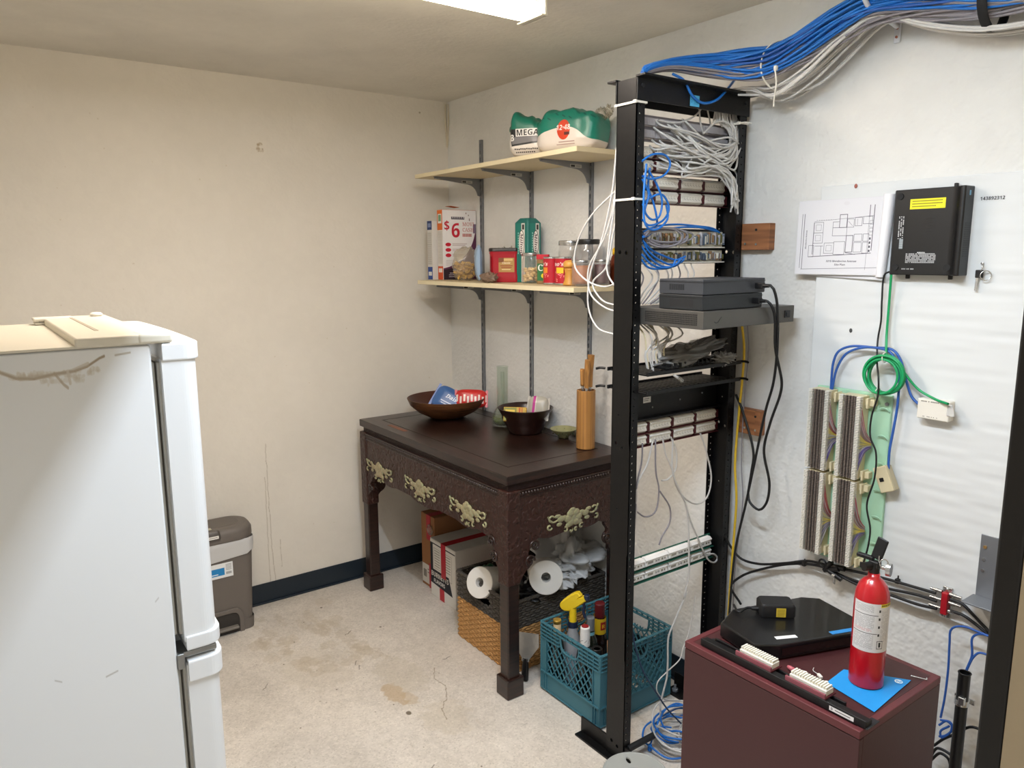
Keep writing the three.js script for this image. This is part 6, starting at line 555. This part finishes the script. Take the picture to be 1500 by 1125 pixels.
// ---------------------------------------------------------------- paper pack on the upper shelf
{ const t = thing('toilet_paper_pack', 'plastic pack of paper rolls, teal over white, on the upper shelf', 'paper pack', [1.17, 2.026, .145]);
  const part = (nm, hw, hd, h, cx, cz, y1, sd, tex, ry) => { const g = new THREE.SphereGeometry(1, 44, 30), p = g.attributes.position, f = q => Math.sign(q) * Math.pow(Math.abs(q), .5); for (let i = 0; i < p.count; i++) { let x = f(p.getX(i)), y = f(p.getY(i)), z = f(p.getZ(i)); const k = 1 + .1 * (vnoise(x * 3 + 8, y * 4 + z * 2.5 + 8, 999, sd) - .5) + .05 * Math.sin(x * 9) * (y > 0 ? 1 : .3); p.setXYZ(i, x * hw * k, Math.max(0, (y + 1) / 2 * h * (1 + .07 * Math.sin(x * 2.3 + sd)) * (y > .5 ? k : 1)), z * hd * k); } const q = mergeVertices(g); q.computeVertexNormals(); const P = q.attributes.position, u = q.attributes.uv; for (let i = 0; i < u.count; i++) u.setXY(i, P.getX(i) / hw / 2 + .5 - P.getZ(i) * 0, P.getY(i) / h); return obj(nm, q.rotateY(ry).translate(cx, y1, cz), print(tex, .35), t); };
  const tA = canvasTex(256, 256, (g, w, h) => { g.fillStyle = '#e4dcd2'; g.fillRect(0, 0, w, h); g.fillStyle = '#17745f'; g.fillRect(0, 0, w, 92); g.fillStyle = '#2b2b2c'; g.beginPath(); g.moveTo(20, 84); g.lineTo(236, 84); g.lineTo(226, 172); g.lineTo(40, 190); g.fill(); g.fillStyle = '#7b787a'; g.beginPath(); g.moveTo(36, 134); g.lineTo(224, 128); g.lineTo(216, 162); g.lineTo(44, 178); g.fill(); g.fillStyle = '#f2efea'; g.fillRect(70, 82, 150, 48); g.fillStyle = '#1d1b1c'; g.font = 'bold 50px sans-serif'; g.fillText('MEGA', 72, 124); g.fillStyle = '#f2efea'; g.font = 'bold 56px sans-serif'; g.fillText('B', 26, 156); g.fillStyle = '#3a3636'; for (let k = 0; k < 12; k++) g.fillRect(60 + k * 13, 204 + (k % 3), 9, 8); for (let k = 0; k < 10; k++) g.fillRect(64 + k * 13, 224, 9, 7); });
  const tB = canvasTex(512, 256, (g, w, h) => { g.fillStyle = '#e9dfd4'; g.fillRect(0, 0, w, h); g.fillStyle = '#177a66'; g.beginPath(); g.moveTo(0, 0); g.lineTo(w, 0); g.lineTo(w, 190); g.bezierCurveTo(420, 190, 400, 110, 300, 104); g.bezierCurveTo(180, 100, 120, 130, 0, 150); g.fill(); g.fillStyle = '#0f5a4b'; for (let k = 0; k < 9; k++) { g.beginPath(); g.ellipse(40 + k * 56, 20 + (k % 3) * 14, 18, 5, .5, 0, 7); g.fill(); } g.fillStyle = '#d6401c'; g.beginPath(); g.ellipse(270, 120, 52, 62, 0, 0, 7); g.fill(); g.fillStyle = '#f4f0ea'; g.font = 'bold 44px sans-serif'; g.fillText('12', 212, 122); g.font = 'bold 26px sans-serif'; g.fillText('=', 260, 116); g.font = 'bold 46px sans-serif'; g.fillText('48', 274, 122); g.fillStyle = '#5a1c14'; g.fillRect(276, 136, 44, 18); g.fillStyle = '#b89c92'; g.fillRect(230, 192, 130, 7); g.fillRect(210, 208, 150, 5); });
  part('roll_stack', .082, .085, .155, -.215, .045, 0, 3, tA, .55); part('roll_stack', .13, .09, .15, -.02, .0, .0, 8, tB, .4); obj('twisted_end', [lump(.03, .022, .03, .7, 6, 5, 16).translate(.105, .138, -.04), lump(.018, .02, .018, .8, 7, 6, 14).translate(.13, .145, -.05)], M.film, t); }
// ---------------------------------------------------------------- on the maroon cabinet
const KY = CY + .0008;
{ const t = thing('cable_box', 'flat black set-top box at the back of the cabinet top', 'set-top box', [0, 0, 0]); const pts = [[2.44, .664], [2.325, .64], [2.297, .56], [2.362, .352], [2.394, .322], [2.52, .352], [2.548, .42], [2.475, .62]]; const s = shapeOf(pts.map(([x, z]) => [x, -z])); obj('case', new THREE.ExtrudeGeometry(s, { depth: .03, bevelEnabled: true, bevelSize: .004, bevelThickness: .004, bevelSegments: 2 }).rotateX(-Math.PI / 2).translate(0, KY + .006, 0), phys(0x111112, .35, { clearcoat: .2 }), t);
  obj('front_window', face(.2, .018, 2.5165, KY + .021, .523, Math.atan2(.2, .073) * .0 + 1.223), phys(0x0a0a0b, .08, { clearcoat: 1 }), t); obj('blue_strip', box(.07, .0008, .014, 0, 0, 0).rotateY(1.223).translate(2.532, KY + .0405, .44), std(0x2f86c9, .4), t); obj('white_sticker', box(.055, .0008, .013, 0, 0, 0).rotateY(1.1).translate(2.466, KY + .0405, .578), std(0xe6e6e4, .6), t); for (const [x, z] of [[2.44, .63], [2.35, .6], [2.39, .36], [2.51, .4]]) obj('rubber_foot', cyl(.008, .008, .004, x, KY + .002, z, 12), M.blackMat, t); }
{ const t = thing('power_adapter', 'small black power adapter with a yellow sticker on the set-top box', 'adapter', [2.376, KY + .0405, .492], .86); obj('body', loft([[0, .042, .028, .008], [.006, .044, .03, .009], [.03, .044, .03, .009], [.036, .04, .026, .009]], true, true), std(0x161617, .55), t); obj('sticker', face(.024, .024, .006, .017, .0306), print(canvasTex(48, 48, (g, w, h) => { g.fillStyle = '#d9bd3a'; g.fillRect(0, 0, w, h); g.fillStyle = '#8a7420'; for (let k = 0; k < 5; k++) g.fillRect(6, 8 + k * 8, 36, 3); })), t); obj('cord', tube([[-.042, .012, 0], [-.07, .012, -.004], [-.095, .006, .01], [-.1, .006, -.03]], .0032, 26, 6), M.cord, t); obj('strain_relief', new THREE.CylinderGeometry(.004, .006, .022, 10).rotateZ(Math.PI / 2).translate(-.05, .012, 0), M.cord, t); }
{ const t = thing('blue_card', 'bright blue square card with a white logo under the extinguisher', 'card', [0, KY, 0]); const s = shapeOf([[2.601, -.62], [2.725, -.641], [2.711, -.456], [2.594, -.536]]); obj('card', ext(s, .0008).rotateX(-Math.PI / 2), std(0x1b8fd6, .5), t); obj('logo', new THREE.PlaneGeometry(.02, .02).rotateX(-Math.PI / 2).rotateY(.6).translate(2.697, .0014, .485), new THREE.MeshStandardMaterial({ roughness: .5, map: canvasTex(64, 64, (g, w, h) => { g.fillStyle = '#1b8fd6'; g.fillRect(0, 0, w, h); g.fillStyle = '#e9f3fa'; g.beginPath(); g.arc(32, 32, 28, 0, 7); g.fill(); g.fillStyle = '#1b8fd6'; g.font = 'italic bold 34px sans-serif'; g.fillText('hp', 12, 42); }) }), t); }
{ const t = thing('fire_extinguisher', 'red fire extinguisher standing on the blue card', 'fire extinguisher', [2.652, KY + .001, .545], .0); t.scale.set(.76, .89, .76); obj('cylinder', lathe([[0, .004], [.046, 0], [.0485, .004], [.0485, .222], [.046, .246], [.038, .266], [.026, .279], [.017, .285], [.016, .296], [0, .296]], 44), M.red, t);
  const lab = canvasTex(512, 512, (g, w, h) => { g.fillStyle = '#d8d6d4'; g.fillRect(0, 0, w, h); g.fillStyle = '#8f8c8a'; const para = (x, y, ww, n, st = 11) => { for (let k = 0; k < n; k++) for (let q = x; q < x + ww - 8; q += 12) if (hash(q, k + y, 3) > .15) g.fillRect(q, y + k * st, 9, 4); }; para(30, 20, 230, 7); g.fillStyle = '#222'; g.fillRect(10, 118, 300, 6); g.fillStyle = '#8f8c8a'; para(30, 136, 240, 12); g.fillStyle = '#c46a68'; para(30, 268, 220, 3); g.fillStyle = '#222'; g.fillRect(10, 312, 300, 6); g.fillStyle = '#8f8c8a'; para(30, 330, 240, 14); g.fillStyle = '#2b2a2a'; for (let k = 0; k < 4; k++) { g.fillRect(316, 60 + k * 84, 22, 26); } g.fillStyle = '#8f8c8a'; para(350, 70, 110, 24, 14); g.fillStyle = '#e3d02c'; g.fillRect(336, 0, 176, 36); g.fillStyle = '#2b2a2a'; for (let k = 0; k < 8; k++) g.fillRect(346 + k * 19, 9, 13, 18); g.strokeStyle = '#2b2a2a'; g.lineWidth = 6; g.strokeRect(316, 390, 70, 80); g.fillRect(336, 404, 26, 50); });
  obj('label', new THREE.CylinderGeometry(.0489, .0489, .128, 36, 1, true, -.62, 2.5).translate(0, .166, 0), print(lab, .4), t); obj('valve', [cyl(.014, .014, .03, 0, .308, 0, 18), box(.03, .018, .022, 0, .318, 0, .004), new THREE.CylinderGeometry(.011, .011, .03, 14).rotateX(Math.PI / 2).rotateY(-.3).translate(-.01, .314, .02)], M.black, t); obj('lever', [box(.032, .056, .008, 0, .028, 0, .003).rotateX(-.2).rotateZ(-.22).translate(0, .33, -.005), box(.05, .01, .016, -.03, .33, -.002, .003)], M.black, t);
  obj('gauge', [new THREE.CylinderGeometry(.0165, .0165, .012, 24).rotateZ(Math.PI / 2).rotateY(.2).translate(.038, .312, -.008)], M.steel, t); obj('gauge_stem', new THREE.CylinderGeometry(.005, .005, .024, 10).rotateZ(Math.PI / 2).translate(.02, .314, -.005), M.steel, t); obj('pull_pin', [new THREE.TorusGeometry(.011, .0016, 6, 22).rotateY(.7).translate(.028, .328, .004), cyl(.002, .002, .03, .012, .328, .002, 6)], M.steel, t); obj('hanger', box(.05, .016, .006, -.026, .3, -.012, .003), M.black, t); }
{ const t = thing('panel_bar', 'long black panel bar with two white connector rows along the cabinet front', 'panel bar', [2.318, KY, .668]); obj('bar', [bb(0, .428, 0, .014, .022, .046, .001), bb(0, .428, 0, .018, .042, .0465, .001), bb(.012, .36, 0, .01, 0, .006, .001)], M.black, t);
  for (const x of [.1, .235]) { const B = obj('connector_row', [bb(x, x + .098, .014, .018, -.004, .042, .001)], M.maroon, t); obj('comb', [bb(x + .004, x + .094, .018, .03, .002, .03, .001), ...Array.from({ length: 14 }, (_, k) => bb(x + .005 + k * .0064, x + .009 + k * .0064, .03, .036, .004, .026))], std(0xe6e2d2, .5), B); obj('side_lip', bb(x, x + .098, .014, .028, .036, .041, .001), std(0x8c4a52, .5), B); } obj('label', face(.055, .01, .375, .009, .0472), print(canvasTex(128, 24, (g, w, h) => { g.fillStyle = '#eceae6'; g.fillRect(0, 0, w, h); g.fillStyle = '#444'; g.font = 'bold 16px sans-serif'; g.fillText('D', 8, 18); g.fillRect(30, 10, 80, 4); })), t); for (const x of [.006, .42]) obj('mount_ear', bb(x - .006, x + .012, 0, .003, -.002, .046, .001), M.dark, t); }
{ const t = thing('screw', 'silver screw lying on the cabinet near its back corner', 'screw', [2.718, KY + .003, .436]); t.rotation.y = .4; obj('shaft', new THREE.CylinderGeometry(.0018, .0012, .032, 8).rotateZ(Math.PI / 2), M.steel, t); obj('head', new THREE.CylinderGeometry(.0042, .0042, .002, 10).rotateZ(Math.PI / 2).translate(.016, .001, 0), M.steel, t); }
for (const [x, z, a, lab] of [[2.548, .628, .4, 'small white wire connector on the cabinet beside the panel bar, left one'], [2.58, .612, -.5, 'small white wire connector on the cabinet, middle one'], [2.602, .628, 1, 'small white wire connector on the cabinet near the blue card']]) { const t = thing('wire_connector', lab, 'connector', [x, KY + .004, z], a); obj('body', box(.016, .007, .007, 0, 0, 0, .002), M.ivory, t); obj('wire', tube([[-.008, 0, 0], [-.02, .002, .005], [-.034, .001, -.004]], .001, 12, 5), M.whiteCable, t); }
tag(obj('wire_nut', lathe([[0, 0], [.006, 0], [.005, .01], [.003, .016], [0, .017]], 12).rotateZ(1.4).translate(2.53, KY + .005, .64), std(0xc0626a, .5)), 'tiny pink wire nut beside the panel bar', 'wire nut');
renderer.render(scene, camera);
